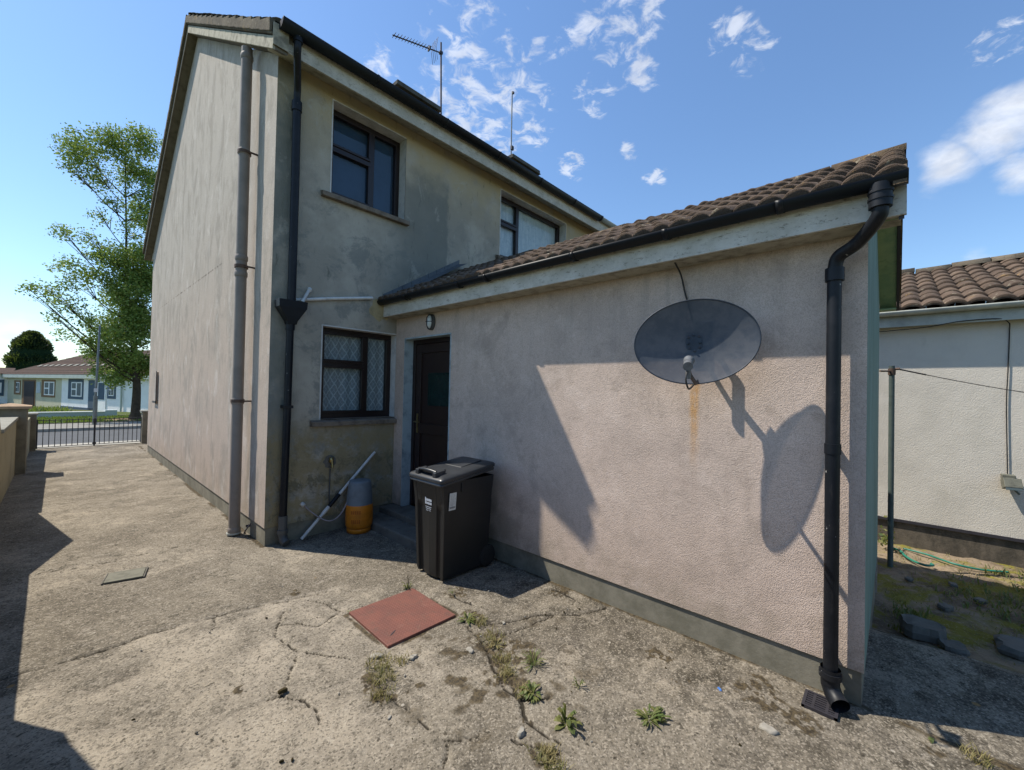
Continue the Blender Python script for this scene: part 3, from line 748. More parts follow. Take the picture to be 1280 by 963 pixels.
# roof
rf, tn = tiles((-.14, -.27, 5.215), (1, 0, 0), (0, RY+.27, RZ+.15-5.0-.05), 14.2, math.hypot(RY+.27, RZ+.15-5.05), .15, .34, seed=1, su=6)
r2_, tn2 = tiles((-.14, FY+.3, 4.86), (1, 0, 0), (0, -(FY+.3-RY), RZ+.17-4.86), 14.2, math.hypot(FY+.3-RY, RZ+.17-4.86), .15, .34, seed=2, su=4)
rf.add(r2_.v, r2_.f, True); tn += tn2
rr_, t3 = ridge((-.14, RY, RZ+.16), (1, 0, 0), 14.2, .11); rf.add(rr_.v, rr_.f, True); tn += t3
roof = rf.build('roof', 'grey_tile', house, attrs={'tint': ('FACE', tn)})
# verge: mortar bed / tile edge and barge board
def rake(off, x0, x1, z_lo, z_hi, side=None):
    m = MB(); A = [(-.27, ZE-.165+off), (RY, RZ+off), (FY+.3, FZ-.19+off)]
    if side is not None: A = A[side:side+2]
    for (ya, za), (yb, zb) in zip(A[:-1], A[1:]):
        m.prism([(x0, ya, za+z_lo), (x0, yb, zb+z_lo), (x0, yb, zb+z_hi), (x0, ya, za+z_hi)], (x1-x0, 0, 0))
    return m
rake(0, -.135, -.112, -.004, .125, 0).build('bargeboard', 'barge_cement', house, bevel=.004)
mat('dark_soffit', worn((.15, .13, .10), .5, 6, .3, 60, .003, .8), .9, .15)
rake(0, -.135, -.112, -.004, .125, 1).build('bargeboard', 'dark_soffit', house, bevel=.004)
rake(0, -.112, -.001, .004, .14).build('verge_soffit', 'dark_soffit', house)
rake(0, -.12, .05, .14, .30).build('verge_bed', 'grey_tile', house)
m = rake(0, -.155, -.121, .135, .235)
ve = m.build('verge_tile', 'grey_tile', house, bevel=.01)
m = MB(); A = [(-.27, ZE-.165), (RY, RZ), (FY+.3, FZ-.19)]
for (ya, za), (yb, zb) in zip(A[:-1], A[1:]):
    n = int(abs(yb-ya)/.3)
    for k in range(n):
        t0 = k/n; y0 = ya+(yb-ya)*t0; z0 = za+(zb-za)*t0; y1 = ya+(yb-ya)*(t0+1.05/n); z1 = za+(zb-za)*(t0+1.05/n)
        m.prism([(-.168, y0, z0+.155), (-.168, y1, z1+.145), (-.168, y1, z1+.255), (-.168, y0, z0+.295)], (.10, 0, 0))
m.build('verge_tile', 'grey_tile', house, bevel=.008)
# box end, fascia, soffit, gutter (rear)
mb = MB(); mb.prism([(-.138, -.290, 4.978), (-.138, -.271, 4.986), (-.138, -.271, 5.19), (-.138, -.290, 5.20)], (.142, 0, 0)); mb.prism([(-.110, -.27, 4.985), (-.110, -.02, 5.088), (-.110, -.02, 5.092), (-.110, -.27, 4.99)], (.109, 0, 0)); mb.build('eave_box_end', 'barge_cement', house, bevel=.005)
mb = MB(); mb.box(.006, XR, -.262, -.240, 4.99, 5.21); mb.build('fascia', 'peeling_white', house)
mb = MB(); mb.prism([(-.10, -.239, 4.995), (-.10, -.001, 5.09), (-.10, -.001, 5.11), (-.10, -.239, 5.015)], (XR+.1, 0, 0)); mb.build('soffit', 'barge_cement', house)
mb = MB(); gutter(mb, (-.09, -.335, 5.215), (5.9, -.335, 5.215), .076)
endcap(mb, (-.09, -.335, 5.215), .073)
for xx in (.9, 1.9, 2.9, 3.9, 4.9, 5.85): gutter(mb, (xx, -.335, 5.217), (xx+.03, -.335, 5.217), .081, .004)
gt = mb.build('gutter', 'black_pvc', house)
mb = MB(); gutter(mb, (5.93, -.325, 5.225), (XR, -.325, 5.225), .058); g2 = mb.build('gutter', 'grey_gutter', house); g2['label'] = 'grey gutter of the next house'
# front gutter end
mb = MB(); gutter(mb, (-.05, FY+.36, 4.80), (XR, FY+.36, 4.80), .062); endcap(mb, (-.05, FY+.36, 4.80), .06); mb.build('gutter', 'black_pvc', house)
mb = MB(); mb.box(0, XR, FY, FY+.3, 4.66, 4.80); mb.build('fascia', 'peeling_white', house)
# chimneys
for (xa, xb, top, lab) in ((3.72, 4.98, 8.90, 'near'), (7.72, 9.05, 8.90, 'far')):
    mb = MB(); mb.box(xa+.06, xb-.06, 3.92, 4.5, 7.2, top-.10); ch = mb.build('chimney', 'chimney_render', roof)
    mb = MB(); mb.box(xa, xb, 3.85, 4.56, top-.10, top)
    mb.box(xa-.02, xb+.02, 3.83, 4.58, top-.125, top-.102); mb.build('chimney_cap', 'chimney_render', roof, bevel=.01)
# windows
def window(h, y, mull, trans, curtain_or_sky_sheet, parent, sill=None, topright=False, trim=True):
    x0, x1, z0, z1 = h; root = None
    mb = MB(); reveal('y', 0, h, y, mb, -1)
    rv = mb.build('window_reveal', 'reveal_paint', parent)
    if trim:   # painted arris line round the opening
        mb = MB(); e = .014
        mb.box(x0-e, x0, -.004, .002, z0, z1+e); mb.box(x1, x1+(e if x1 < EX-.1 or x1 > EX+.1 else .0), -.004, .002, z0, z1+e) if x1 > EX+.05 or x1 < EX-.05 else None
        mb.box(x0, x1, -.004, .002, z1, z1+e); t_ = mb.build('painted_edge', 'reveal_paint', parent)
    f = .062; dpt = .06; mb = MB()
    mb.box(x0, x1, y, y+dpt, z0, z0+f+.02); mb.box(x0, x1, y, y+dpt, z1-f, z1)
    mb.box(x0, x0+f, y+.001, y+dpt, z0+f, z1-f); mb.box(x1-f, x1, y+.001, y+dpt, z0+f, z1-f)
    mb.box(mull-.036, mull+.036, y+.002, y+dpt, z0+f, z1-f)
    mb.box(x0+f, mull-.03, y+.003, y+dpt, trans-.036, trans+.036)
    # opening sash beads
    def sash(a, b, c, d_):
        s_ = .030
        mb.box(a, b, y-.012, y+.03, c, c+s_); mb.box(a, b, y-.012, y+.03, d_-s_, d_); mb.box(a, a+s_, y-.011, y+.03, c+s_, d_-s_); mb.box(b-s_, b, y-.011, y+.03, c+s_, d_-s_)
    sash(x0+f-.02, mull-.018, trans+.018, z1-f+.02); sash(x0+f-.02, mull-.018, z0+f-.0, trans-.02)
    w_ = mb.build('window', 'window_frame', parent, bevel=.004)
    mb = MB(); mb.quad((x0+f, y+.03, z0+f), (x1-f, y+.03, z0+f), (x1-f, y+.03, z1-f), (x0+f, y+.03, z1-f)); mb.build('pane', 'window_glass', w_)
    mb = MB(); n = 40
    for i in range(n):
        a = x0+.03+(x1-x0-.06)*i/n; b = x0+.03+(x1-x0-.06)*(i+1)/n
        ya, yb = y+.075+.008*math.sin(i*1.1), y+.075+.008*math.sin((i+1)*1.1)
        if curtain_or_sky_sheet == 'sky_reflect_blue': ya = yb = y+.075
        mb.quad((a, ya, z0+.03), (b, yb, z0+.03), (b, yb, z1-.03), (a, ya, z1-.03))
    mb.build('curtain_or_sky_sheet', curtain_or_sky_sheet, w_)
    mb = MB(); mb.box(x0-.0, x1, y+.095, y+.15, z0, z1); mb.build('dark_room_backing', 'window_frame', w_)  # dark slab added to stand for the unlit room behind
    if sill:
        a, b = sill; mb = MB(); mb.prism([(a, -.065, z0-.075), (a, .0, z0-.075), (a, .0, z0-.004), (a, -.065, z0-.022)], (b-a, 0, 0)); mb.build('window_sill', 'sill_stone', w_, bevel=.006)
        mb = MB(); mb.box(x0, x1, .0, y, z0-.02, z0+.004); mb.build('window_sill', 'sill_stone', w_)
    return w_
window(W1, .15, 1.155, 4.49, 'sky_reflect_blue', house, (.47, 1.60))
window(W2, .15, 3.93, 4.50, 'net_curtain', house, (3.25, 5.27))
window(W3, .12, 1.12, 1.93, 'lace_curtain', house, (.42, EX-.004))
window(W4, .15, 8.2, 4.50, 'net_curtain', house, (7.5, 9.0))
mb = MB(); mb.box(5.42, 5.56, -.02, .0, 4.52, 4.70)
for k in range(4): mb.box(5.44, 5.54, -.028, -.018, 4.545+k*.035, 4.56+k*.035)
mb.build('wall_vent', 'dark_metal', house)
# meter cupboard on the gable
mb = MB(); mb.box(-.035, .0, 7.05, 7.45, 1.26, 1.90); mc_ = mb.build('meter_box', 'gable_render', house, bevel=.006)
mb = MB(); mb.box(-.042, -.034, 7.02, 7.06, 1.22, 1.92); mb.box(-.042, -.034, 7.02, 7.48, 1.22, 1.26); mb.build('box_dark_edge', 'dark_metal', mc_)  # dark strips along the near and lower edges only
# soil pipe on the gable
mb = MB(); PY = .60
def leanpt(z): return (-.115, .60+.012*z, z)
mb.tube([leanpt(0.03), leanpt(5.46)], .055, 20, cap=False); mb.tube([leanpt(5.40), leanpt(5.462)], .048, 20)
for z in (.02, 1.44, 2.86, 3.04, 4.24, 5.33):
    mb.tube([leanpt(z), leanpt(z+.012), leanpt(z+.05), leanpt(z+.062)], [.058, .063, .063, .058], 20)
sp_ = mb.build('soil_pipe', 'brown_pipe', house)
for z in (1.46, 2.96, 4.25):
    mb = MB(); mb.box(-.10, .0, .60+.012*z-.075, .60+.012*z-.06, z+.005, z+.022); mb.tube([leanpt(z-.002), leanpt(z+.032)], .067, 18)
    mb.build('pipe_bracket', 'rusty_steel', sp_)
mb = MB(); mb.tube([(-.115, .607, .03), (-.115, .607, .012)], .07, 18)
mb.build('pipe_shoe', 'grey_gutter', sp_)
mb = MB(); mb.tube(bez([(-.02, .36, .16), (-.06, .37, .10), (-.065, .42, .05), (-.04, .47, .03)]), .007, 8); mb.tube([(-.01, .42, .12), (-.05, .42, .12)], .014, 8); mb.build('pipe_stub', 'dark_metal', house)
# rain pipe on the rear wall: swan neck, upper pipe, hopper, lower pipe
mb = MB(); mb.tube(bez([(.075, -.325, 5.19), (.075, -.325, 5.08), (.085, -.29, 5.0), (.155, -.12, 4.80), (.165, -.085, 4.72), (.168, -.08, 4.66)], 6), .034, 16)
mb.tube([(.075, -.325, 5.20), (.075, -.325, 5.10)], .045, 16)
dp = mb.build('downpipe', 'black_pipe', house)
mb = MB(); mb.tube([(.168, -.08, 4.62), (.172, -.08, 3.8), (.170, -.08, 2.50)], .041, 18)
mb.tube([(.168, -.08, 4.66), (.168, -.08, 4.56)], .050, 18); mb.build('pipe_length', 'black_pipe', dp)
mb = MB(); ring = lambda z, a, b: [(.168-a, -.085-b, z), (.168+a, -.085-b, z), (.168+a, -.085+b, z), (.168-a, -.085+b, z)]
L = [ring(2.30, .045, .045), ring(2.33, .05, .05), ring(2.47, .135, .07), ring(2.545, .14, .075), ring(2.545, .125, .06), ring(2.50, .12, .055)]
v = [q for r_ in L for q in r_]; f = []
for i in range(len(L)-1):
    for k in range(4): a = i*4+k; b = i*4+(k+1) % 4; f.append((a, b, b+4, a+4))
f.append((20, 21, 22, 23)); mb.add(v, f); mb.build('hopper_head', 'black_pvc', dp, bevel=.004)
mb = MB(); mb.tube([(.165, -.08, 2.32), (.160, -.08, 1.3), (.148, -.08, .27)], .036, 18)
for z in (1.42,): mb.box(.118, .205, -.12, .0, z, z+.03)
mb.tube([(.165, -.08, 2.32), (.165, -.08, 2.24)], .044, 16); mb.build('pipe_length', 'black_pipe', dp)
mb = MB(); mb.tube(bez([(.148, -.08, .30), (.146, -.085, .12), (.150, -.10, .05), (.165, -.16, .02)], 5), [.044]*15+[.042], 18) if False else mb.tube([(.148, -.08, .30), (.146, -.085, .12), (.150, -.10, .06), (.165, -.15, .03)], .043, 18)
mb.tube([(.147, -.082, .16), (.147, -.082, .12)], .052, 18); mb.build('pipe_shoe', 'grey_pvc', dp)
# overflow and waste pipes into the hopper
mb = MB(); mb.tube([(.23, -.03, 2.575), (.62, -.03, 2.66), (1.115, -.03, 2.755)], .018, 12); op = mb.build('waste_pipe', 'white_pvc', house); op['label'] = 'white waste pipe running level to the hopper'
mb = MB(); mb.tube([(.27, -.10, 2.55), (.37, -.02, 2.715)], .017, 12); mb.tube([(.365, -.03, 2.70), (.38, -.005, 2.725)], .022, 12); op = mb.build('waste_pipe', 'white_pvc', house); op['label'] = 'short white overflow stub above the hopper'
# pale mortar patch by the extension eave
mb = MB()
n = 16; pts = [(1.23+.13*math.cos(2*math.pi*k/n)*(1+.25*rng.uniform(-1, 1)), -.004, 2.62+.13*math.sin(2*math.pi*k/n)*(1+.2*rng.uniform(-1, 1))) for k in range(n)]
mat('patch_render', worn((.40, .33, .19), .5, 9, .6, 50, .01), .95, .1)
mb.add(pts, [tuple(range(n))]); mb.build('mortar_patch', 'patch_render', house)
# outside tap with its mounting and a small pipe
tp = thing('outside_tap', (.66, 0, .79), 'old garden tap and thin pipe on the stained wall under the lower window', 'tap')
mb = MB(); mb.tube([(.655, 0, .80), (.655, -.06, .80)], .016, 12); mb.tube([(.655, -.06, .82), (.655, -.075, .74)], .013, 12); mb.lathe((.655, -.045, .80), [(.0, .05), (.022, .05), (.025, .02), (.02, 0)], 14); mb.box(.628, .682, -.05, -.042, .842, .850)
mb.build('tap_body', 'brass', tp)
mb = MB(); mb.tube(bez([(.655, -.02, .72), (.652, -.02, .50), (.655, -.02, .33)]), .007, 8); mb.build('pipe', 'grey_pvc', tp)
mb = MB(); n = 14; mb.add([(.655+.07*math.cos(2*math.pi*k/n)*(1+.2*math.sin(k*3)), -.005, .80+.075*math.sin(2*math.pi*k/n)) for k in range(n)], [tuple(range(n))]); mb.build('wall_stain_plate', 'stone_grey', tp)
# leaning waste pipe made of three lengths
wp = thing('leaning_pipe', (.35, -.14, .02), 'thin white pipe with a black sleeve leaning against the wall behind the gas cylinder', 'pipe')
a = Vector((.335, -.09, .015)); b = Vector((1.20, -.03, .86))
def seg_(t0, t1, r): return [a.lerp(b, t0), a.lerp(b, t1)], r
for (t0, t1, r, mt, nm) in ((0, .28, .017, 'white_pvc', 'pipe_length'), (.26, .36, .021, 'white_pvc', 'pipe_coupling'), (.34, .48, .023, 'black_pvc', 'pipe_sleeve'), (.46, 1, .017, 'white_pvc', 'pipe_length')):
    p_, r = seg_(t0, t1, r); MB().tube(p_, r, 12).build(nm, mt, wp)
# thin gas hose from wall to cylinder
gh = thing('gas_hose', (.40, 0, .35), 'thin pale hose looping from the wall stub to the gas cylinder', 'hose')
MB().tube(bez([(.37, -.01, .36), (.45, -.08, .27), (.53, -.14, .20), (.62, -.17, .17), (.72, -.18, .23), (.80, -.17, .36), (.84, -.16, .44)], 8), .007, 8).build('hose_length', 'cable_grey', gh)
MB().tube([(.362, .0, .375), (.375, -.03, .352)], .022, 12).build('wall_stub', 'white_pvc', gh)

# ------------------------------------------------------------------ extension
EY = -4.647; XF = 3.85; RX, RZ2 = 2.62, 3.44; EZ = 2.52; DH = (-1.105, -.211, .17, 2.27)
ext = thing('kitchen_extension', (EX, -2.3, 0), 'low pink rendered kitchen extension with brown tiled roof and black gutter', 'extension')
mb = MB(); wallgrid('x', EX, EY, 0, PH, EZ+.06, [(DH[0], DH[1], PH, DH[3])], .12, mb, -1)
mb.quad((EX, EY, PH), (EX, DH[0], PH), (EX+.014, DH[0], PH), (EX+.014, EY, PH))
mb.build('wall', 'extension_render', ext)
mb = MB(); mb.add([(EX, EY, PH), (XF, EY, PH), (XF, EY, EZ+.08), (RX, EY, RZ2-.05), (EX, EY, EZ+.08)], [(0, 1, 2, 3, 4)])
mb.quad((EX, EY, PH), (XF, EY, PH), (XF, EY+.014, PH), (EX, EY+.014, PH))
w_ = mb.build('end_wall', 'green_paint', ext); w_['label'] = 'sea green painted end wall'
mb = MB(); mb.quad((XF, EY, -.3), (XF, 0, -.3), (XF, 0, EZ+.08), (XF, EY, EZ+.08)); mb.build('far_wall', 'extension_render', ext)
mb = MB(); mb.quad((EX+.012, EY+.012, -.05), (EX+.012, DH[0], -.05), (EX+.012, DH[0], PH), (EX+.012, EY+.012, PH)); mb.quad((EX+.012, DH[1], -.05), (EX+.012, 0, -.05), (EX+.012, 0, PH), (EX+.012, DH[1], PH))
mb.quad((EX+.012, EY+.012, -.3), (XF, EY+.012, -.3), (XF, EY+.012, PH), (EX+.012, EY+.012, PH)); mb.build('plinth', 'plinth_cement', ext)
V = Vector((RX-1.225, 0, RZ2-.025-2.715))
sl_ = V.length
m1_, tn = tiles((1.215, -4.80, 2.715), (0, 1, 0), V, 4.80, sl_, .126, .28, amp=.036, step=.026, su=10, seed=3)
V2 = Vector((RX-4.02, 0, RZ2-.025-2.66)); m2_, t2_ = tiles((4.02, -4.80, 2.66), (0, 1, 0), V2, 4.80, V2.length, .126, .28, amp=.036, step=.024, su=5, seed=4)
m1_.add(m2_.v, m2_.f, True); tn += t2_
er = m1_.build('roof', 'brown_tile', ext, attrs={'tint': ('FACE', tn)})
rr_, t3 = ridge((RX, -4.81, RZ2-.058), (0, 1, 0), 4.80, .088, .42); rr_.build('ridge_tiles', 'ridge_tile', er, attrs={'tint': ('FACE', t3)})
# verge at the garden end
mb = MB()
for (xa, za, xb, zb) in ((1.20, 2.70, RX, RZ2-.03), (RX, RZ2-.03, 4.03, 2.63)):
    mb.prism([(xa, -4.795, za-.03), (xb, -4.795, zb-.03), (xb, -4.795, zb+.035), (xa, -4.795, za+.035)], (0, .05, 0))
mb.build('verge_mortar', 'ridge_tile', er)
mb = MB()
for (xa, za, xb, zb) in ((1.30, 2.66, RX, RZ2-.075), (RX, RZ2-.075, 3.98, 2.63)):
    mb.prism([(xa, -4.787, za-.13), (xb, -4.787, zb-.13), (xb, -4.787, zb+.03), (xa, -4.787, za+.03)], (0, .02, 0))
mb.build('bargeboard', 'dark_metal', ext)
mb = MB()
for (xa, za, xb, zb) in ((1.32, 2.54, RX, RZ2-.185), (RX, RZ2-.185, 3.98, 2.51)):
    mb.prism([(xa, -4.765, za), (xb, -4.765, zb), (xb, -4.765, zb+.02), (xa, -4.765, za+.02)], (0, .118, 0))
mb.box(3.86, 3.98, -4.765, -4.0, 2.50, 2.515)
sf = mb.build('verge_soffit', 'green_soffit', ext)
# fascia, soffit, gutter
mb = MB(); mb.box(1.285, 1.307, -4.795, -.002, 2.548, 2.70); mb.build('fascia', 'peeling_white', ext)
mb = MB(); mb.box(1.308, EX-.001, -4.645, -.002, 2.545, 2.56); mb.box(1.308, EX-.03, -4.775, -4.646, 2.545, 2.56); mb.build('soffit', 'barge_cement', ext)
mb = MB(); gutter(mb, (1.235, -4.80, 2.725), (1.235, -.01, 2.735), .050)
endcap(mb, (1.235, -4.80, 2.725), .048, 'y')
for yy in (-4.38, -3.68, -3.4, -2.6, -1.75, -1.1, -.45):
    mb.tube([(1.232, yy, 2.729), (1.232, yy+.03, 2.729)], .0, 4, False)
gt = mb.build('gutter', 'black_pvc', ext)
for yy in (-4.30, -3.66, -2.93, -1.95, -1.55, -.62):
    mb = MB(); gutter(mb, (1.235, yy, 2.7275), (1.235, yy+.035, 2.7275), .056, .004); mb.build('gutter_bracket', 'black_pipe', gt)
# flashing
mb = MB(); n = 9
for k in range(n):
    a_ = k/n; b_ = (k+.96)/n; xa = 1.27+(2.50-1.27)*a_; xb = 1.27+(2.50-1.27)*b_; za = 2.80+(3.54-2.80)*a_; zb = 2.80+(3.54-2.80)*b_
    mb.prism([(xa, -.012, za-.04), (xb, -.012, zb-.04), (xb, -.012, zb+.035), (xa, -.012, za+.035)], (0, .010, 0))
    mb.quad((xa, -.012, za-.03), (xb, -.012, zb-.03), (xb+.02, -.17, zb-.045), (xa+.02, -.17, za-.045))
mb.build('lead_flashing', 'lead', ext)
# door and reveal
a0, a1, z0, z1 = DH
mb = MB(); 
mb.quad((EX, a1, PH-.01), (EX+.12, a1, PH-.01), (EX+.12, a1, z1), (EX, a1, z1)); mb.quad((EX, a0, PH-.01), (EX+.12, a0, PH-.01), (EX+.12, a0, z1), (EX, a0, z1)); mb.quad((EX, a0, z1), (EX+.12, a0, z1), (EX+.12, a1, z1), (EX, a1, z1))
mb.box(EX-.004, EX+.002, a0-.016, a0, PH, z1+.016); mb.box(EX-.004, EX+.002, a0, a1, z1, z1+.016); mb.box(EX-.004, EX+.002, a1, a1+.012, PH, z1+.016)
mb.build('door_reveal', 'blue_grey_paint', ext)
mb = MB(); X0 = EX+.12
mb.box(X0, X0+.06, a0, a0+.055, z0+.01, z1); mb.box(X0, X0+.06, a1-.055, a1, z0+.01, z1); mb.box(X0+.001, X0+.06, a0+.055, a1-.055, z1-.055, z1)
dr = mb.build('door_frame', 'window_frame', ext, bevel=.003)
mb = MB(); X1 = X0+.012
mb.box(X1+.02, X1+.05, a0+.055, a1-.055, z0+.02, z1-.055)
for (ya, yb, za, zb) in ((a0+.055, a1-.055, z0+.02, z0+.20), (a0+.055, a1-.055, z1-.17, z1-.057), (a0+.055, a0+.16, z0+.2, z1-.17), (a1-.16, a1-.055, z0+.2, z1-.17), (a0+.16, a1-.16, 1.10, 1.22)):
    mb.box(X1, X1+.03, ya, yb, za, zb)
dd = mb.build('door', 'door_board', ext, bevel=.004)
mb = MB(); mb.box(X1+.012, X1+.016, a0+.18, a1-.30, 1.45, 1.85); mat('door_glass', worn((.008, .02, .018), 1.4, 9, .1), .2, .35); mb.build('pane', 'door_glass', dd)
mb = MB(); mb.box(X1-.008, X1, a1-.125, a1-.10, 1.10, 1.34); mb.tube([(X1-.006, a1-.112, 1.24), (X1-.05, a1-.112, 1.24), (X1-.052, a1-.22, 1.24)], .009, 10); mb.build('handle', 'brass', dd)
# steps
mb = MB(); mb.box(1.04, EX+.01, -1.24, .01, -.03, .095); st_ = mb.build('doorstep', 'stone_grey', ext, bevel=.015)
mb = MB(); mb.box(1.30, EX+.14, a0-.02, .005, .05, .168); mb.build('doorstep', 'stone_grey', ext, bevel=.012)
# rain pipe at the garden end
mb = MB(); mb.tube(bez([(1.232, -4.70, 2.70), (1.232, -4.70, 2.60), (1.245, -4.69, 2.54), (1.33, -4.61, 2.46), (1.385, -4.53, 2.42), (1.40, -4.512, 2.36), (1.40, -4.51, 2.30)], 6), .0335, 18)
mb.tube([(1.232, -4.70, 2.70), (1.232, -4.70, 2.585)], .046, 18); mb.tube([(1.40, -4.511, 2.36), (1.40, -4.511, 2.29)], .044, 18)
for z in (2.62, 2.655): mb.tube([(1.232, -4.70, z), (1.232, -4.70, z+.012)], .050, 18)
dp = mb.build('downpipe', 'black_pipe', ext)
mb = MB(); mb.tube([(1.40, -4.51, 2.30), (1.40, -4.51, 1.37)], .0335, 18); mb.tube([(1.40, -4.51, 1.37), (1.40, -4.51, .15)], .034, 18); mb.tube([(1.40, -4.51, 1.40), (1.40, -4.51, 1.345)], .038, 18)
mb.build('pipe_length', 'black_pipe', dp)
for z in (2.26, 1.35, .20):
    mb = MB(); mb.box(1.40, EX+.0, -4.535, -4.485, z, z+.025); mb.build('pipe_bracket', 'black_pipe', dp)
mb = MB(); mb.tube([(1.40, -4.51, .19), (1.40, -4.51, .10), (1.385, -4.525, .065), (1.33, -4.56, .045)], [.046, .043, .043, .045], 18, False)
mb.tube([(1.40, -4.51, .17), (1.40, -4.51, .14)], .052, 18); mb.build('pipe_shoe', 'black_pipe', dp)

# bulkhead light over the door
bl = thing('bulkhead_light', (EX, -.765, 2.43), 'small oval bulkhead light on the wall above the back door', 'wall light')
mb = MB(); v = []; n = 20
def oval(x, a_, b_): return [(x, -.765+a_*math.cos(2*math.pi*k/n), 2.435+b_*math.sin(2*math.pi*k/n)) for k in range(n)]
def loft(rings, mb, caps=True):
    n = len(rings[0]); v = [q for r_ in rings for q in r_]; f = []
    for i in range(len(rings)-1):
        for k in range(n): a = i*n+k; b = i*n+(k+1) % n; f.append((a, b, b+n, a+n))
    mb.add(v, f, True)
    if caps: mb.add(rings[-1], [tuple(range(n))])
loft([oval(EX, .060, .095), oval(EX-.03, .060, .095), oval(EX-.035, .052, .087)], mb); mb.build('base', 'grey_pvc', bl)
mb = MB(); loft([oval(EX-.034, .048, .08), oval(EX-.06, .042, .07), oval(EX-.075, .022, .045)], mb); mb.build('lens', 'lamp_glass', bl)
mb = MB()
mb.tube([q for q in oval(EX-.045, .053, .088)]+[oval(EX-.045, .053, .088)[0]], .0045, 6)
mb.tube([(EX-.045, -.765, 2.347), (EX-.08, -.765, 2.39), (EX-.085, -.765, 2.435), (EX-.08, -.765, 2.48), (EX-.045, -.765, 2.523)], .0045, 6)
mb.tube([(EX-.045, -.818, 2.435), (EX-.08, -.785, 2.435), (EX-.08, -.745, 2.435), (EX-.045, -.712, 2.435)], .0045, 6); mb.build('guard', 'dark_metal', bl)

# satellite dish
D0 = Vector((1.189, -3.841, 1.981)); az, el = R(198.0), R(2.7); nrm = Vector((math.cos(el)*math.cos(az), math.cos(el)*math.sin(az), math.sin(el)))
tt = Vector((0, 0, 1)).cross(nrm).normalized(); ww = nrm.cross(tt); ro = .068
tt, ww = (tt*math.cos(ro)+ww*math.sin(ro)), (-tt*math.sin(ro)+ww*math.cos(ro))
ds = thing('satellite_dish', (EX, -3.80, 1.98), 'grey perforated oval satellite dish bracketed to the pink wall', 'satellite dish')
A_, B_ = .357, .263; mb = MB(); nr, ns = 16, 72; v = []; f = []
for i in range(nr+1):
    q = i/nr
    for k in range(ns):
        a = 2*math.pi*k/ns; v.append(D0+tt*(A_*q*math.cos(a))+ww*(B_*q*math.sin(a))-nrm*(.062*(1-q*q)))
for i in range(nr):
    for k in range(ns): a = i*ns+k; b = i*ns+(k+1) % ns; f.append((a, b, b+ns, a+ns))
mb.add(v, f, True)
# rolled rim
dish = mb.build('reflector', 'dish_mesh', ds)
mb = MB(); mb.tube([D0+tt*(A_*math.cos(2*math.pi*k/72))+ww*(B_*math.sin(2*math.pi*k/72)) for k in range(73)], .0045, 8, False); mb.build('rim', 'dish_bracket', dish)
lnb = Vector((.86, -3.925, 1.815)); bot = D0-ww*(B_-.004)
mb = MB(); mb.tube([bot, bot+Vector((-.10, -.03, -.005)), lnb+Vector((.06, .01, -.055)), lnb+Vector((.01, 0, -.03))], .011, 10); mb.build('feed_arm', 'dark_metal', ds)
mb = MB(); mb.tube([lnb+Vector((-.02, -.006, -.012)), lnb+Vector((.035, .012, .012))], [.026, .024], 16); mb.tube([lnb+Vector((.035, .012, .012)), lnb+Vector((.075, .022, .028))], [.020, .030], 16); mb.tube([lnb+Vector((0, 0, -.01)), lnb+Vector((.02, .005, -.075))], .014, 10)
lo = mb.build('receiver_head', 'lnb_grey', ds)
mb = MB(); mb.tube(bez([lnb+Vector((.0, 0, -.02)), lnb+Vector((-.03, 0, -.08)), lnb+Vector((0, 0, -.125)), lnb+Vector((.09, .02, -.13)), bot+Vector((-.05, -.01, .0)), bot+Vector((.02, 0, .02))], 6), .005, 8); mb.build('cable', 'cable_dark', lo)
back = D0-nrm*.066
mb = MB(); mb.obox(back+ww*0, tt, ww, nrm, .05, .07, .006); mb.tube([back+ww*.02+nrm*.0, back-nrm*.10+ww*.0], .02, 12)
for s_ in (-1, 1): mb.tube([back+tt*.035*s_, back+tt*.035*s_+nrm*.02], .006, 8); mb.tube([back+ww*.05*s_, back+ww*.05*s_+nrm*.02], .006, 8)
pm = Vector((1.345, -3.80, 2.02)); mb.tube([pm+Vector((0, 0, .10)), pm+Vector((0, 0, -.20))], .02, 14); mb.tube([back-nrm*.09, pm], .016, 12)
mb.tube([pm+Vector((0, 0, -.12)), (EX-.01, -3.80, 1.90)], .016, 12); mb.tube([pm+Vector((0, 0, .06)), (EX-.01, -3.80, 2.08)], .016, 12)
mb.box(EX-.010, EX, -3.86, -3.74, 1.84, 2.14); mb.build('wall_bracket', 'dish_bracket', ds)
# bolt heads and plate on the front of the reflector
ctr = D0-nrm*.058
for (u_, w2_) in ((-.03, .04), (.03, .04), (-.03, -.03), (.03, -.03)): MB().tube([ctr+tt*u_+ww*w2_-nrm*.006, ctr+tt*u_+ww*w2_+nrm*.006], .007, 8).build('bolt', 'dark_metal', ds)
mb = MB(); mb.tube(bez([(1.34, -3.655, 2.545), (1.44, -3.66, 2.48), (1.465, -3.68, 2.36), (1.46, -3.72, 2.22), (1.40, -3.77, 2.10)], 6), .006, 8); mb.build('cable', 'cable_dark', ds)

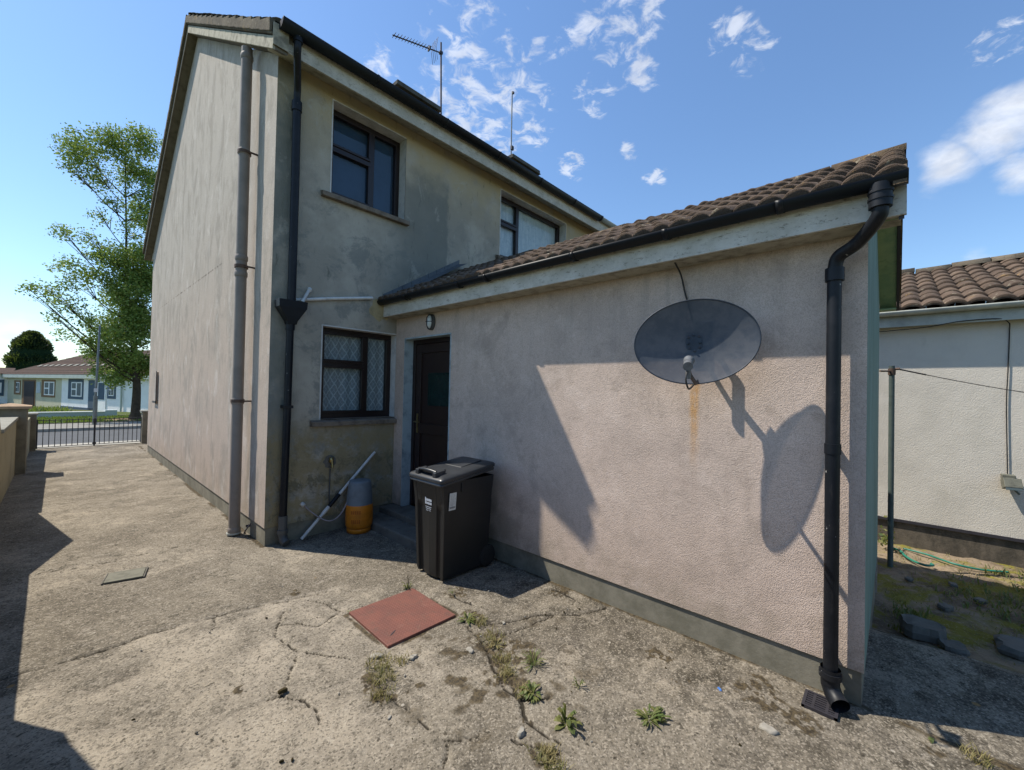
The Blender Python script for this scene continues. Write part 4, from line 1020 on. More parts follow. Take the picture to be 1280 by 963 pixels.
# ------------------------------------------------------------------ wheelie bin
bn = thing('wheelie_bin', (1.05, -1.76, 0), 'black wheelie bin with closed lid standing against the pink wall by the back door', 'wheelie bin')
bcx, bcy = .0, -1.755
def binring(z, x0, x1, hw, groove):
    pts = []
    # front face along -x with two grooves
    if groove > 0:
        g = groove
        for (u, dx) in ((-1, 0), (-.82, 0), (-.78, g), (-.50, g), (-.46, g*.25), (-.2, 0), (0, -g*.15), (.2, 0), (.46, g*.25), (.50, g), (.78, g), (.82, 0), (1, 0)):
            pts.append((x0+dx, bcy+u*hw, z))
    else:
        for u in (-1, -.82, -.78, -.50, -.46, -.2, 0, .2, .46, .50, .78, .82, 1): pts.append((x0, bcy+u*hw, z))
    pts += [(x0+(x1-x0)*.5, bcy+hw, z), (x1, bcy+hw, z), (x1, bcy-hw, z), (x0+(x1-x0)*.5, bcy-hw, z)]
    return pts
mb = MB(); rings = [binring(.02, .785, 1.28, .182, .02), binring(.05, .78, 1.30, .190, .024), binring(.60, .762, 1.32, .215, .024), binring(.66, .76, 1.315, .216, .004), binring(.80, .745, 1.325, .226, .004), binring(.86, .742, 1.33, .229, 0)]
n = len(rings[0]); v = [q for r_ in rings for q in r_]; f = []
for i in range(len(rings)-1):
    for k in range(n): a = i*n+k; b = i*n+(k+1) % n; f.append((a, b, b+n, a+n))
mb.add(v, f); mb.add(rings[0], [tuple(range(n))[::-1]])
# side rib slot
mb.box(.93, .945, bcy-.238, bcy-.222, .76, .84)
bb = mb.build('body', 'bin_plastic', bn, bevel=.006)
def rr(x0, x1, hw, z0, z1, r=.03):
    """rounded slab that rises towards the back"""
    P = []
    for (cx_, cy_, a0_) in ((x1-r, hw-r, 0), (x0+r, hw-r, 90), (x0+r, -hw+r, 180), (x1-r, -hw+r, 270)):
        for k in range(5):
            a = R(a0_+k*22.5); P.append((cx_+r*math.cos(a), cy_+r*math.sin(a)))
    return P
mb = MB()
def rimring(z, g): 
    P = rr(.705-g, 1.335+g*.5, .240+g, 0, 0); return [(x, bcy+y_, z+(x-.7)*.13) for x, y_ in P]
loft([rimring(.825, -.02), rimring(.83, 0), rimring(.848, 0), rimring(.850, -.006), rimring(.856, -.006)], mb, False); mb.build('rim', 'bin_lid', bn)
mb = MB(); loft([rimring(.858, -.004), rimring(.86, .006), rimring(.885, .006), rimring(.895, -.004), rimring(.905, -.05), rimring(.912, -.12)], mb)
# raised moulded band across the lid
for (xa, xb, zt) in ((.98, 1.26, .968),):
    mb.prism([(xa, bcy-.13, .93), (xb, bcy-.13, .985), (xb, bcy-.13, .995), (xa+.03, bcy-.13, .955)], (0, .26, 0))
ld = mb.build('lid', 'bin_lid', bn, bevel=.004)
mb = MB(); hp = bez([(.70, bcy-.14, .905), (.735, bcy-.135, .945), (.79, bcy-.12, .95)], 4)
for s_ in (-1, 1):
    mb.obox((.765, bcy+s_*.125, .925), (1, 0, .12), (0, 1, 0), (0, 0, 1), .055, .022, .022)
mb.tube([(.735, bcy-.125, .94), (.725, bcy-.06, .950), (.722, bcy, .953), (.725, bcy+.06, .950), (.735, bcy+.125, .94)], .013, 12)
mb.obox((.80, bcy, .935), (1, 0, .12), (0, 1, 0), (-.12, 0, 1), .06, .10, .010)
mb.build('lid_handle', 'bin_lid', ld, bevel=.005)
mb = MB(); mb.tube([(1.35, bcy-.20, .955), (1.35, bcy+.20, .955)], .014, 12)
for s_ in (-.2, -.07, .07, .2): mb.obox((1.325, bcy+s_, .95), (1, 0, 0), (0, 1, 0), (0, 0, 1), .03, .012, .014)
mb.build('rear_handle', 'bin_plastic', bn)
for s_ in (-1, 1):
    mb = MB(); cy_ = bcy+s_*.180
    mb.lathe((1.30, cy_-.025, .10), [(.0, 0), (.06, 0), (.092, .004), (.10, .012), (.10, .038), (.092, .046), (.06, .05), (0, .05)], 26, 'y')
    wh = mb.build('wheel', 'rubber', bn)
mb = MB(); mb.tube([(1.30, bcy-.2, .10), (1.30, bcy+.2, .10)], .012, 10); mb.obox((1.22, bcy, .12), (1, 0, 0), (0, 1, 0), (0, 0, 1), .06, .15, .06); mb.build('axle', 'dark_metal', bn)
# side label and the printed front mark (too small to read in the photo)
mb = MB(); S = lambda x, z: (x, bcy-.2195-(z-.6)*.07-.003, z)
mb.add([S(.80, .62), S(.875, .62), S(.875, .77), S(.80, .77)], [(0, 1, 2, 3)]); sk = mb.build('label_sticker', 'sticker_white', bn)
mb = MB()
for k in range(9):
    x = .808+k*.0066; o_ = Vector((0, -.002, 0)); mb.add([Vector(S(x, .635))+o_, Vector(S(x+.0045, .635))+o_, Vector(S(x+.0045, .652))+o_, Vector(S(x, .652))+o_], [(0, 1, 2, 3)])
for k in range(5):
    x = .812+k*.012; mb.add([Vector(S(x, .66))+o_, Vector(S(x+.002, .66))+o_, Vector(S(x+.002, .70+.02*(k % 3)))+o_, Vector(S(x, .70+.02*(k % 3)))+o_], [(0, 1, 2, 3)])
mb.build('print', 'sticker_print', sk)
mb = MB(); Fx = lambda y_, z: (.7585-(z-.6)*.065, y_, z)
def dash(y0, y1, z0, z1):
    mb.add([Fx(y0, z0), Fx(y1, z0), Fx(y1, z1), Fx(y0, z1)], [(0, 1, 2, 3)])
yt = bcy+.05
dash(yt, yt-.014, .655, .70); 
for k in range(6): dash(yt-.018-k*.013, yt-.028-k*.013, .668, .690)
for k in range(7): dash(yt-k*.0135, yt-.011-k*.0135, .640, .660)
for r_ in range(3):
    for k in range(8-r_): dash(yt-.002-k*.011-r_*.006, yt-.010-k*.011-r_*.006, .615-r_*.016, .622-r_*.016)
mb.build('front_print', 'bin_print', bn)

# ------------------------------------------------------------------ gas cylinder
gcx, gcy = .925, -.205
gs = thing('gas_cylinder', (gcx, gcy, 0), 'orange gas cylinder with a blue grey plastic collar below the lower window', 'gas cylinder')
MB().lathe((gcx, gcy, 0), [(.0, .05), (.10, .035), (.13, .045), (.147, .08), (.15, .12), (.15, .27), (.148, .31), (.13, .345), (.0, .36)], 36).build('cylinder_body', 'gas_orange', gs)
MB().lathe((gcx, gcy, 0), [(.118, .0), (.132, .0), (.134, .045), (.128, .052), (.118, .045), (.118, 0)], 32).build('foot_ring', 'gas_orange', gs)
mb = MB(); mb.lathe((gcx, gcy, 0), [(.144, .305), (.146, .325), (.142, .335), (.135, .45), (.122, .56), (.112, .582), (.06, .588), (0, .588)], 32); sh_ = mb.build('valve_shroud', 'gas_shield', gs)
for (z0, z1, w_) in ((.225, .265, .75), (.12, .165, .7)):
    mb = MB()
    for k in range(5):
        a0_, a1_ = R(228)-w_/2+k*w_/5+.01, R(228)-w_/2+(k+1)*w_/5-.03
        mb.add([(gcx+.1515*math.cos(a), gcy+.1515*math.sin(a), z) for a, z in ((a0_, z0), (a1_, z0), (a1_, z1), (a0_, z1))], [(0, 1, 2, 3)])
    mb.build('faded_print', 'gas_print', gs)

# ------------------------------------------------------------------ covers
o = thing('inspection_cover', (.28, -2.11, 0), 'square rust red chequered inspection cover set in the yard concrete', 'manhole cover')
mb = MB(); ex = Vector((.9995, -.03, 0)); ey = Vector((.03, .9995, 0)); mb.obox((.28, -2.11, -.0055), ex, ey, (0, 0, 1), .272, .282, .010); pl_ = mb.build('cover_plate', 'red_chequer', o, bevel=.002)
mb = MB(); mb.obox((.10, -2.28, .005), ex+ey*.6, ey-ex*.6, (0, 0, 1), .030, .004, .001); mb.build('lifting_slot', 'dark_metal', pl_)
o = thing('water_cover', (-1.03, .08, 0), 'small worn concrete and metal access lid flush in the yard near the gable', 'access cover')
mb = MB(); c_ = Vector((-1.035, .078, .004)); ex = Vector((.275, -.06, 0)).normalized(); ey = Vector((.06, .275, 0)).normalized()
mb.obox(c_, ex, ey, (0, 0, 1), .122, .110, .006); cp = mb.build('cover_plate', 'worn_lid', o, bevel=.002)
for s_ in (-1, 1): MB().obox(c_+ex*.130*s_+Vector((0, 0, -.002)), ex, ey, (0, 0, 1), .004, .12, .006).build('frame_edge', 'stone_grey', o)
o = thing('drain_grate', (1.36, -4.52, 0), 'small rusty square drain grate under the shoe of the garden end downpipe', 'drain')
mb = MB(); g0 = Vector((1.345, -4.475, .004))
for s_ in (-1, 1):
    mb.obox(g0+Vector((s_*.070, 0, 0)), (1, 0, 0), (0, 1, 0), (0, 0, 1), .007, .077, .008); mb.obox(g0+Vector((0, s_*.070, 0)), (1, 0, 0), (0, 1, 0), (0, 0, 1), .077, .007, .0075)
for k in range(6): mb.obox(g0+Vector((-.05+.020*k, 0, 0)), (1, 0, 0), (0, 1, 0), (0, 0, 1), .0045, .068, .006)
for k in (-.03, .03): mb.obox(g0+Vector((0, k, 0)), (1, 0, 0), (0, 1, 0), (0, 0, 1), .068, .006, .0055)
mb.build('grating', 'dark_metal', o)
MB().box(1.275, 1.415, -4.545, -4.405, -.0035, .0005).build('drain_bed', 'moss_dark', o)

# ------------------------------------------------------------------ aerials
o = thing('television_aerial', (5.25, 4.15, 7.9), 'tall mast with a long boom television aerial beside the nearer chimney', 'television aerial', 'rooftop aerial masts')
MB().tube([(5.26, 4.15, 7.6), (5.20, 4.2, 10.90)], .022, 10).build('mast', 'rusty_steel', o)
A0 = Vector((5.20, 4.2, 10.62)); A1 = Vector((4.2, 4.3, 10.38)); bd = (A1-A0).normalized(); pd = bd.cross(Vector((0, 0, 1))).normalized()
mb = MB(); mb.tube([A0-bd*.06, A0+bd*1.40], .016, 8); mb.obox(A0, bd, pd, (0, 0, 1), .05, .03, .035); mb.build('boom', 'dark_metal', o)
mb = MB()
for k in range(13): q = A0+bd*(.34+k*.085); mb.tube([q-pd*.10+Vector((0, 0, .012)), q+pd*.10+Vector((0, 0, .012))], .007, 6); mb.tube([q, q+Vector((0, 0, .035))], .006, 5)
mb.obox(A0+bd*.36, bd, pd, (0, 0, 1), .02, .05, .05)
mb.build('director_rods', 'dark_metal', o)
mb = MB()
for s_ in (-1, 1):
    for k in range(4): q = A0+bd*.22; e_ = Vector((0, 0, s_))*.30+bd*(.11+.0*k); mb.tube([q+pd*(-.12+.08*k), q+pd*(-.12+.08*k)+e_*1.0-bd*.16], .006, 6)
mb.build('reflector_rods', 'dark_metal', o)
o = thing('aerial_mast', (8.0, 4.15, 8), 'bare thin mast without aerial rising by the farther chimney', 'aerial mast', 'rooftop aerial masts')
MB().tube([(7.97, 4.15, 7.6), (8.0, 4.2, 11.12)], .020, 10).build('mast', 'galvanised', o)
MB().obox((8.0, 4.15, 9.30), (1, 0, 0), (0, 1, 0), (0, 0, 1), .05, .03, .06).build('clamp', 'dark_metal', o); MB().obox((8.02, 4.18, 11.08), (1, 0, 0), (0, 1, 0), (0, 0, 1), .03, .03, .03).build('mast_cap', 'dark_metal', o)

# ------------------------------------------------------------------ bungalow to the right
BX = 5.79; o = thing('bungalow', (BX, -6, -.2), 'cream rendered bungalow with brown pantile roof and pale gutter beyond the extension', 'bungalow')
Y0, Y1 = -13., 3.
MB().box(BX, BX+6, Y0, Y1, .10, 2.75).build('wall', 'bungalow_render', o)
MB().box(BX+.02, BX+5.9, Y0+.02, Y1-.02, -.4, .10).build('plinth', 'old_plinth', o)
MB().box(BX-.012, BX+.01, Y0, Y1, .095, .13).build('drip_bead', 'dark_metal', o)
EZb = 2.74; V = Vector((8.3-5.60, 0, 3.78-2.74+.0))
V = Vector((2.75, 0, 1.03))
m1_, tn = tiles((5.60, Y0, 2.765), (0, 1, 0), V, Y1-Y0, V.length, .185, .335, amp=.045, step=.026, su=8, seed=8); V2 = Vector((-2.75, 0, 1.03))
m2_, t2_ = tiles((5.6+5.5, Y0, 2.765), (0, 1, 0), V2, Y1-Y0, V2.length, .185, .335, amp=.045, su=3, seed=9); m1_.add(m2_.v, m2_.f, True); tn += t2_
br = m1_.build('roof', 'brown_tile', o, attrs={'tint': ('FACE', tn)})
rr_, t3 = ridge((8.35, Y0, 3.80), (0, 1, 0), Y1-Y0, .11, .42); rr_.build('ridge_tiles', 'grey_tile', br, attrs={'tint': ('FACE', t3)})
mb = MB(); mb.box(5.655, 5.675, Y0, Y1, 2.56, 2.735); mb.build('fascia', 'grey_gutter', o)
mb = MB(); gutter(mb, (5.60, Y0, 2.745), (5.60, Y1, 2.745), .055); mb.build('gutter', 'grey_gutter', o)
mb = MB(); mb.box(5.676, BX-.001, Y0, Y1, 2.57, 2.585); mb.build('soffit', 'grey_gutter', o)
mb = MB(); mb.tube(bez([(5.65, -4.3, 2.50), (5.648, -5.0, 2.53), (5.645, -5.3, 2.575), (5.65, -5.6, 2.58), (5.70, -5.69, 2.54), (5.775, -5.71, 2.45), (5.775, -5.70, 2.0), (5.775, -5.69, 1.6), (5.775, -5.70, .82)], 6), .0055, 8); mb.build('cable', 'cable_dark', o)
fl = thing('floodlight', (BX, -5.70, .75), 'small grey floodlight low on the cream bungalow wall', 'floodlight')
mb = MB(); mb.obox((5.74, -5.70, .80), (1, 0, 0), (0, 1, 0), (0, 0, 1), .05, .05, .035); mb.obox((5.70, -5.72, .74), (1, .2, -.5), (-.2, 1, 0), (.5, .1, 1), .04, .07, .055); mb.build('housing', 'flood_body', fl, bevel=.006)
mb = MB(); mb.obox((5.655, -5.725, .72), (1, .2, -.5), (-.2, 1, 0), (.5, .1, 1), .004, .06, .045); mb.tube([(5.72, -5.74, .68), (5.73, -5.78, .63)], .012, 8); mb.build('lamp_glass', 'far_glass', fl)

# clothes post and line
o = thing('clothes_post', (4.80, -4.735, -.2), 'thin grey green steel clothes post behind the extension corner', 'clothes post')
mb = MB(); mb.tube([(4.80, -4.735, -.25), (4.80, -4.735, 2.02)], .026, 12); mb.build('post', 'green_post', o)
mb = MB(); mb.tube([(4.80, -4.735, 1.96), (4.62, -4.64, 1.955)], .010, 8); mb.tube([(4.80, -4.735, 1.99), (4.80, -4.735, 1.92)], .034, 12); mb.tube([(4.80, -4.74, 1.985), (4.79, -4.80, 1.985)], .014, 8); mb.build('hook', 'rusty_steel', o)
o = thing('clothes_line', (4.80, -4.8, 1.98), 'thin dark wire clothes line stretched right from the post', 'clothes line')
mb = MB(); pts = [Vector((4.79, -4.78, 1.985)).lerp(Vector((4.95, -6.6, 1.60)), k/16)+Vector((0, 0, -.05*math.sin(math.pi*k/16))) for k in range(17)]
mb.tube(pts, .004, 6); mb.tube(pts[:3], .008, 6); mb.build('line', 'cable_dark', o)

# garden: hose, slabs, rubble
tag(MB().tube(bez([(5.50, -4.73, -.17), (5.42, -4.82, -.17), (5.25, -4.86, -.17), (5.10, -4.93, -.17), (5.02, -5.02, -.165), (5.08, -5.08, -.165), (5.14, -5.07, -.17)], 8), .013, 8).build('garden_hose', 'hose_green'), 'short loop of green hosepipe lying behind the clothes post', 'hose')
tag(MB().tube(bez([(5.56, -4.85, -.17), (5.48, -5.05, -.165), (5.30, -5.25, -.16), (5.32, -5.45, -.17), (5.42, -5.66, -.165)], 8), .011, 8).build('garden_hose', 'hose_green'), 'length of thin green hosepipe along the foot of the bungalow wall', 'hose')
def slabstone(c, hx, hy, hz, rz, tilt, label, name='stone_slab', mt='stone_grey'):
    mb = MB(); ax = Vector((math.cos(rz), math.sin(rz), tilt)); ay = Vector((-math.sin(rz), math.cos(rz), 0)); az = ax.cross(ay)
    n = 17; top = []
    for k in range(n):
        a = 2*math.pi*k/n; q = (abs(math.cos(a))**8+abs(math.sin(a))**8)**(-1/8.)*rng.uniform(.86, 1.05)
        top.append((q*math.cos(a), q*math.sin(a)))
    c = Vector(c); lo_ = [c+ax*hx*u+ay*hy*v_-az*hz for u, v_ in top]; mi = [c+ax*hx*u*1.03+ay*hy*v_*1.03 for u, v_ in top]; hi = [c+ax*hx*u*rng.uniform(.88, 1)+ay*hy*v_*rng.uniform(.88, 1)+az*hz*rng.uniform(.75, 1.1) for u, v_ in top]
    loft([lo_, mi, hi], mb); mb.sm = [False]*len(mb.f); ob = mb.build(name, mt, bevel=.003); return tag(ob, label, 'stone')
slabstone((3.05, -4.93, -.10), .10, .12, .05, R(8), .05, 'thick grey kerb stone at the broken edge of the yard')
slabstone((2.93, -5.08, -.12), .07, .07, .02, R(20), .02, 'thin pale flat slab in front of the thick kerb stone')
slabstone((3.40, -5.60, -.17), .14, .30, .03, R(5), .02, 'long low grey slab right of the kerb stone at the photo edge')
for k, (x, y, s_, lab) in enumerate(((3.9, -5.1, .06, 'just beyond the thick kerb stone'), (4.3, -5.35, .05, 'nearest the photo edge'), (4.6, -5.2, .045, 'close below the hosepipe'), (4.45, -4.88, .04, 'at the foot of the clothes post'))):
    tag(slabstone((x, y, -.18), s_*.7, s_*.9, s_*.3, R(rng.uniform(0, 180)), .1, 'small broken stone in the mossy ground, '+lab, 'rubble_stone', 'stone_grey'), group='rubble behind the extension')
sp = [(rng.uniform(3.0, 5.7), rng.uniform(-6.6, -4.7), -.20, 4, .06, 1) for _ in range(420)]
tag(blades('garden_grass', 'dry_grass', sp, (.01, .045), .003, 2.2), 'dry straggling grass and moss over the rough garden ground', 'grass', kind='stuff')
sp = [(3.3+rng.gauss(0, .18), -4.86+rng.gauss(0, .06), -.18, 5, .05, 1) for _ in range(40)]+[(5.3+rng.gauss(0, .15), -6.05+rng.gauss(0, .2), -.18, 6, .06, 1.1) for _ in range(80)]+[(4.4+rng.gauss(0, .35), -5.65+rng.gauss(0, .25), -.19, 6, .06, .9) for _ in range(110)]
tag(blades('green_tuft', 'weed_leaf', sp, (.02, .07), .006, 1.4), 'low green weeds growing through the shaded garden ground', 'weeds', kind='stuff')
mb = MB(); tn = []; 
for k in range(46):
    c = Vector((5.45+rng.gauss(0, .08), -4.68+rng.gauss(0, .04), -.15+abs(rng.gauss(0, .11))))
    a = Vector((rng.gauss(0, 1), rng.gauss(0, 1), rng.gauss(0, .6))).normalized()*.028; b = a.orthogonal().normalized()*.018; mb.add([c-a, c-b, c+a, c+b], [(0, 1, 2, 3)]); tn.append(rng.random())
for k in range(12):
    c = Vector((5.42+rng.gauss(0, .06), -4.72+rng.gauss(0, .02), -.12+rng.uniform(0, .16)))
    mb.lathe(c, [(0, .006), (.014, .005), (.017, 0)], 7); tn += [1]*14
fb = mb.build('garden_plant', 'weed_leaf', attrs={'tint': ('FACE', tn)}); tag(fb, 'leafy green plant squeezed between clothes post and bungalow wall', 'plant')
mb = MB()
for k in range(9):
    c = Vector((5.38+rng.gauss(0, .04), -4.735+rng.gauss(0, .012), -.06+rng.uniform(-.04, .10))); MB().lathe(c, [(0, .010), (.012, .008), (.016, 0), (.008, -.004)], 8).build('flower', 'flower_yellow', fb)

# ------------------------------------------------------------------ weeds, stones in the yard
def weed(x, y, n, r, h, label, mt='weed_leaf', wide=.012, name='weed', flat=.5):
    mb = MB(); tn = []
    for k in range(n):
        a = rng.uniform(0, 6.283); L = r*rng.uniform(.5, 1.1); H = h*rng.uniform(.3, 1)*(1 if rng.random() < .5 else flat)
        p0 = Vector((x, y, -.002))+Vector((math.cos(a), math.sin(a), 0))*rng.uniform(0, r*.25); d_ = Vector((math.cos(a), math.sin(a), 0)); s_ = Vector((-math.sin(a), math.cos(a), 0))*wide*rng.uniform(.6, 1.2)
        p1 = p0+d_*L*.4+Vector((0, 0, H*.8)); p2 = p0+d_*L*.8+Vector((0, 0, H)); p3 = p0+d_*L*1.1+Vector((0, 0, H*.75))
        mb.add([p0-s_*.3, p0+s_*.3, p1+s_*.8, p1-s_*.8, p2+s_, p2-s_, p3], [(0, 1, 2, 3), (3, 2, 4, 5), (5, 4, 6)]); q = rng.random(); tn += [q]*3
    return tag(mb.build(name, mt, attrs={'tint': ('FACE', tn)}), label, 'weed')
weed(.291, -3.567, 14, .070, .075, 'dandelion like weed with broad upright leaves, lowest and largest in the yard', wide=.014)
weed(.30, -3.55, 5, .028, .15, 'tallest upright leaf growing in the middle of the broad leaved weed', wide=.012, name='weed_shoot')
weed(.60, -3.85, 30, .07, .045, 'low spreading green weed alone on the concrete right of the broad leaved one', wide=.006)
weed(.655, -3.875, 24, .05, .035, 'small round leaved clump touching the low spreading weed', wide=.007)
weed(.514, -3.165, 40, .075, .085, 'feathery green tuft in the moss right of the inspection cover, upper of two', wide=.003)
weed(.324, -3.311, 40, .065, .05, 'leafy green clump in the mossy crack, lower of two', wide=.007)
weed(.554, -3.459, 14, .035, .07, 'wispy grey green sprig between the clump and the wall', wide=.0035)
weed(.567, -2.50, 30, .07, .04, 'flat green weed at the right corner of the inspection cover', wide=.006)
weed(.03, -1.795, 4, .02, .01, 'tiny green speck of weed at the left corner of the inspection cover', wide=.004)
weed(.53, -1.80, 26, .05, .06, 'short weed at the far corner of the inspection cover by the bin', wide=.005)
tag(MB().tube([(.535, -1.80, 0), (.54, -1.795, .05), (.535, -1.79, .10)], [.004, .003, .002], 6).build('dead_stalk', 'moss_dark'), 'dark dead stalk standing in the weed by the bin', 'stalk')
weed(.74, -2.13, 12, .04, .07, 'dark little sprig in the dirt between cover and bin shadow', wide=.003)
weed(.50, -2.86, 22, .05, .04, 'yellowing tuft in the dirt strip below the cover', 'dry_grass', wide=.004)
weed(.22, -.0, 3, .03, .02, 'tiny pale weed by the foot of the rear downpipe', 'dry_grass', wide=.004)
weed(1.42, -4.90, 3, .03, .015, 'tiny green leaf on the concrete by the extension corner', wide=.010)
def dry(name, lst, label, mt='dry_grass'):
    sp = []
    for (x, y, r, n) in lst:
        for _ in range(n): a = rng.uniform(0, 6.28); q = r*rng.random()**.6; sp.append((x+q*math.cos(a), y+q*math.sin(a), -.004, 3, .02, 1))
    tag(blades(name, mt, sp, (.010, .04), .0022, 1.6), label, 'grass', kind='stuff')
dry('dry_moss', [(-.12, -2.50, .09, 60), (-.17, -2.62, .08, 60), (-.24, -2.74, .06, 30), (-.02, -2.56, .05, 20)], 'straw coloured dry moss tuft below the left corner of the inspection cover')
dry('dry_moss', [(.07, -3.60, .06, 60), (.05, -3.68, .05, 40)], 'brown green moss patch at the bottom edge of the picture')
dry('dry_moss', [(.52, -2.80, .10, 50), (.44, -3.0, .07, 40), (.34, -3.1, .06, 40), (.30, -3.27, .05, 30), (.60, -2.60, .06, 30)], 'strip of dry moss and dirt between the weeds')
dry('dry_moss', [(1.45, -5.05, .05, 30)], 'yellow moss patch in front of the extension corner', 'dry_grass')
def pebble(x, y, r, label, mt='stone_pale', h=.35, name='pebble'):
    mb = MB(); n = 9; a0_ = rng.uniform(0, 6); rad = [r*rng.uniform(.7, 1.2)*(1+.35*math.cos(2*(2*math.pi*k/n)+a0_)) for k in range(n)]
    rg = lambda s_, z: [(x+rad[k]*s_*math.cos(2*math.pi*k/n), y+rad[k]*s_*math.sin(2*math.pi*k/n), z) for k in range(n)]
    loft([rg(1, -.004), rg(1.05, r*h*.5), rg(.75, r*h)], mb); return tag(mb.build(name, mt), label, 'stone')
pebble(.085, -3.445, .022, 'small jagged white stone left of the broad leaved weed', h=1.0)
pebble(-.092, -2.419, .030, 'flat white stone at the bottom corner of the inspection cover')
pebble(.05, -2.586, .026, 'pale flat stone right of the dry moss tuft')
pebble(.346, -2.785, .024, 'thin white chip in the middle of the dirt strip')
pebble(.957, -4.305, .033, 'largest pale flat stone, near the drain')
pebble(.72, -2.72, .014, 'little pale stone on the long crack')
pebble(-.30, -2.9, .012, 'tiny pale chip left of the central crack')
pebble(1.09, -4.045, .012, 'scrap of bright blue plastic on the concrete', 'blue_plastic', name='plastic_scrap')['category'] = 'litter'
pebble(-.60, -2.33, .018, 'dark pebble at the junction of the left cracks', 'moss_dark', .7)
GG = 'loose bits on the concrete'
for k in range(48):
    x = rng.uniform(-1.2, 1.35); y = rng.uniform(-4.4, -1.0)
    if abs(x-.28) < .33 and abs(y+2.11) < .33: continue
    mt = rng.choice(['stone_pale', 'moss_dark', 'stone_grey', 'moss_dark'])
    lab = {'stone_pale': 'tiny pale grit crumb on the yard concrete', 'moss_dark': 'tiny dark crumb of dead moss on the yard concrete', 'stone_grey': 'tiny grey grit crumb on the yard concrete'}[mt]
    tag(pebble(x, y, rng.uniform(.003, .007), lab, mt, .8, 'grit_crumb'), group=GG)

# ------------------------------------------------------------------ left boundary, gate
def copingmat(): return 'coping'
BXW = -1.95
o = thing('boundary_wall', (BXW-.1, 2, 0), 'cream rendered boundary wall with grey coping along the left of the drive, with an unseen shed gable added', 'wall')
prof = [(-9, -.05), (6.60, -.05), (6.60, .96), (3.75, .96), (2.58, 1.80), (1.26, 1.02), (-.965, 1.08), (-.97, 1.55), (-1.05, 1.60), (-1.20, 1.80), (-9, 1.85)]  # unseen raised gable stands for a neighbour's shed, heights shaped to its ground shadow
mb = MB(); mb.prism([(BXW, y, z) for y, z in prof], (-.16, 0, 0)); mb.build('wall', 'cream_wall', o, bevel=.004)
mb = MB(); mb.box(BXW-.19, BXW+.025, 3.72, 6.60, .962, 1.015); mb.build('coping', 'coping', o, bevel=.006)
o = thing('wall_pier', (-2, 6.8, 0), 'square rendered pier with terracotta coloured cap, nearest on the left boundary', 'pier', 'piers along the left boundary')
MB().box(-2.22, -1.83, 6.605, 7.0, -.05, 1.15).build('shaft', 'pier_render', o, bevel=.006)
mb = MB(); a0_ = (-2.27, -1.785, 6.56, 7.05); mb.box(*a0_, 1.15, 1.195); mb.add([(a0_[0], a0_[2], 1.195), (a0_[1], a0_[2], 1.195), (a0_[1], a0_[3], 1.195), (a0_[0], a0_[3], 1.195), (-2.03, 6.8, 1.245)], [(0, 1, 4), (1, 2, 4), (2, 3, 4), (3, 0, 4)]); mb.build('cap', 'pier_cap', o)
o = thing('front_boundary_wall', (-1.95, 8.5, 0), 'short lower cream wall between the two left piers', 'wall')
MB().box(-2.06, -1.89, 7.0, 10.1, -.05, .80).build('wall', 'cream_wall', o, bevel=.004)
o = thing('gate_pier', (-1.93, 10.2, 0), 'rendered gate pier with pale cap at the left end of the gate', 'gate pier', 'gate piers')
MB().box(-2.08, -1.80, 10.1, 10.4, -.05, .845).build('shaft', 'pier_render', o, bevel=.005); MB().box(-2.11, -1.775, 10.07, 10.43, .845, .885).build('cap', 'coping', o, bevel=.004)
o = thing('gate_pier', (.25, 10.45, 0), 'rendered gate pier with pale cap at the right end of the gate by the gable', 'gate pier', 'gate piers')
MB().box(.10, .42, 10.3, 10.6, -.05, .86).build('shaft', 'pier_render', o, bevel=.005); MB().box(.07, .45, 10.27, 10.63, .86, .90).build('cap', 'coping', o, bevel=.004)
o = thing('front_garden_wall', (3, 10.5, 0), 'low rendered front garden wall running right from the gate pier', 'wall')
MB().box(.42, 14, 10.38, 10.54, -.05, .72).build('wall', 'pier_render', o)
o = thing('drive_gate', (-.84, 10.38, 0), 'low black double gate of plain upright bars across the drive', 'gate')
g0 = Vector((-1.79, 10.30, 0)); g1 = Vector((.10, 10.48, 0)); zt = .70
for leaf, (t0, t1) in enumerate(((0, .515), (.52, 1))):
    a = g0.lerp(g1, t0); b = g0.lerp(g1, t1); mb = MB()
    for z in (.055, .47 if False else .62, zt): mb.tube([a+Vector((0, 0, z)), b+Vector((0, 0, z))], .009, 6)
    for q in (a, b): mb.tube([q+Vector((0, 0, .03)), q+Vector((0, 0, zt+.02))], .015, 8)
    lf_ = mb.build('gate_leaf', 'gate_black', o)
    for k in range(1, 10):
        q = a.lerp(b, k/10); MB().tube([q+Vector((0, 0, .05)), q+Vector((0, 0, zt+.03))], .0075, 6).build('bar', 'gate_black', lf_)
mb = MB(); q = g0.lerp(g1, .517); mb.tube([q+Vector((0, -.02, .01)), q+Vector((0, -.02, .30))], .012, 8); mb.obox(q+Vector((0, -.01, .08)), (1, 0, 0), (0, 1, 0), (0, 0, 1), .035, .02, .03); mb.obox(q+Vector((0, -.01, .66)), (1, 0, 0), (0, 1, 0), (0, 0, 1), .03, .02, .03); mb.build('drop_bolt', 'gate_black', o)

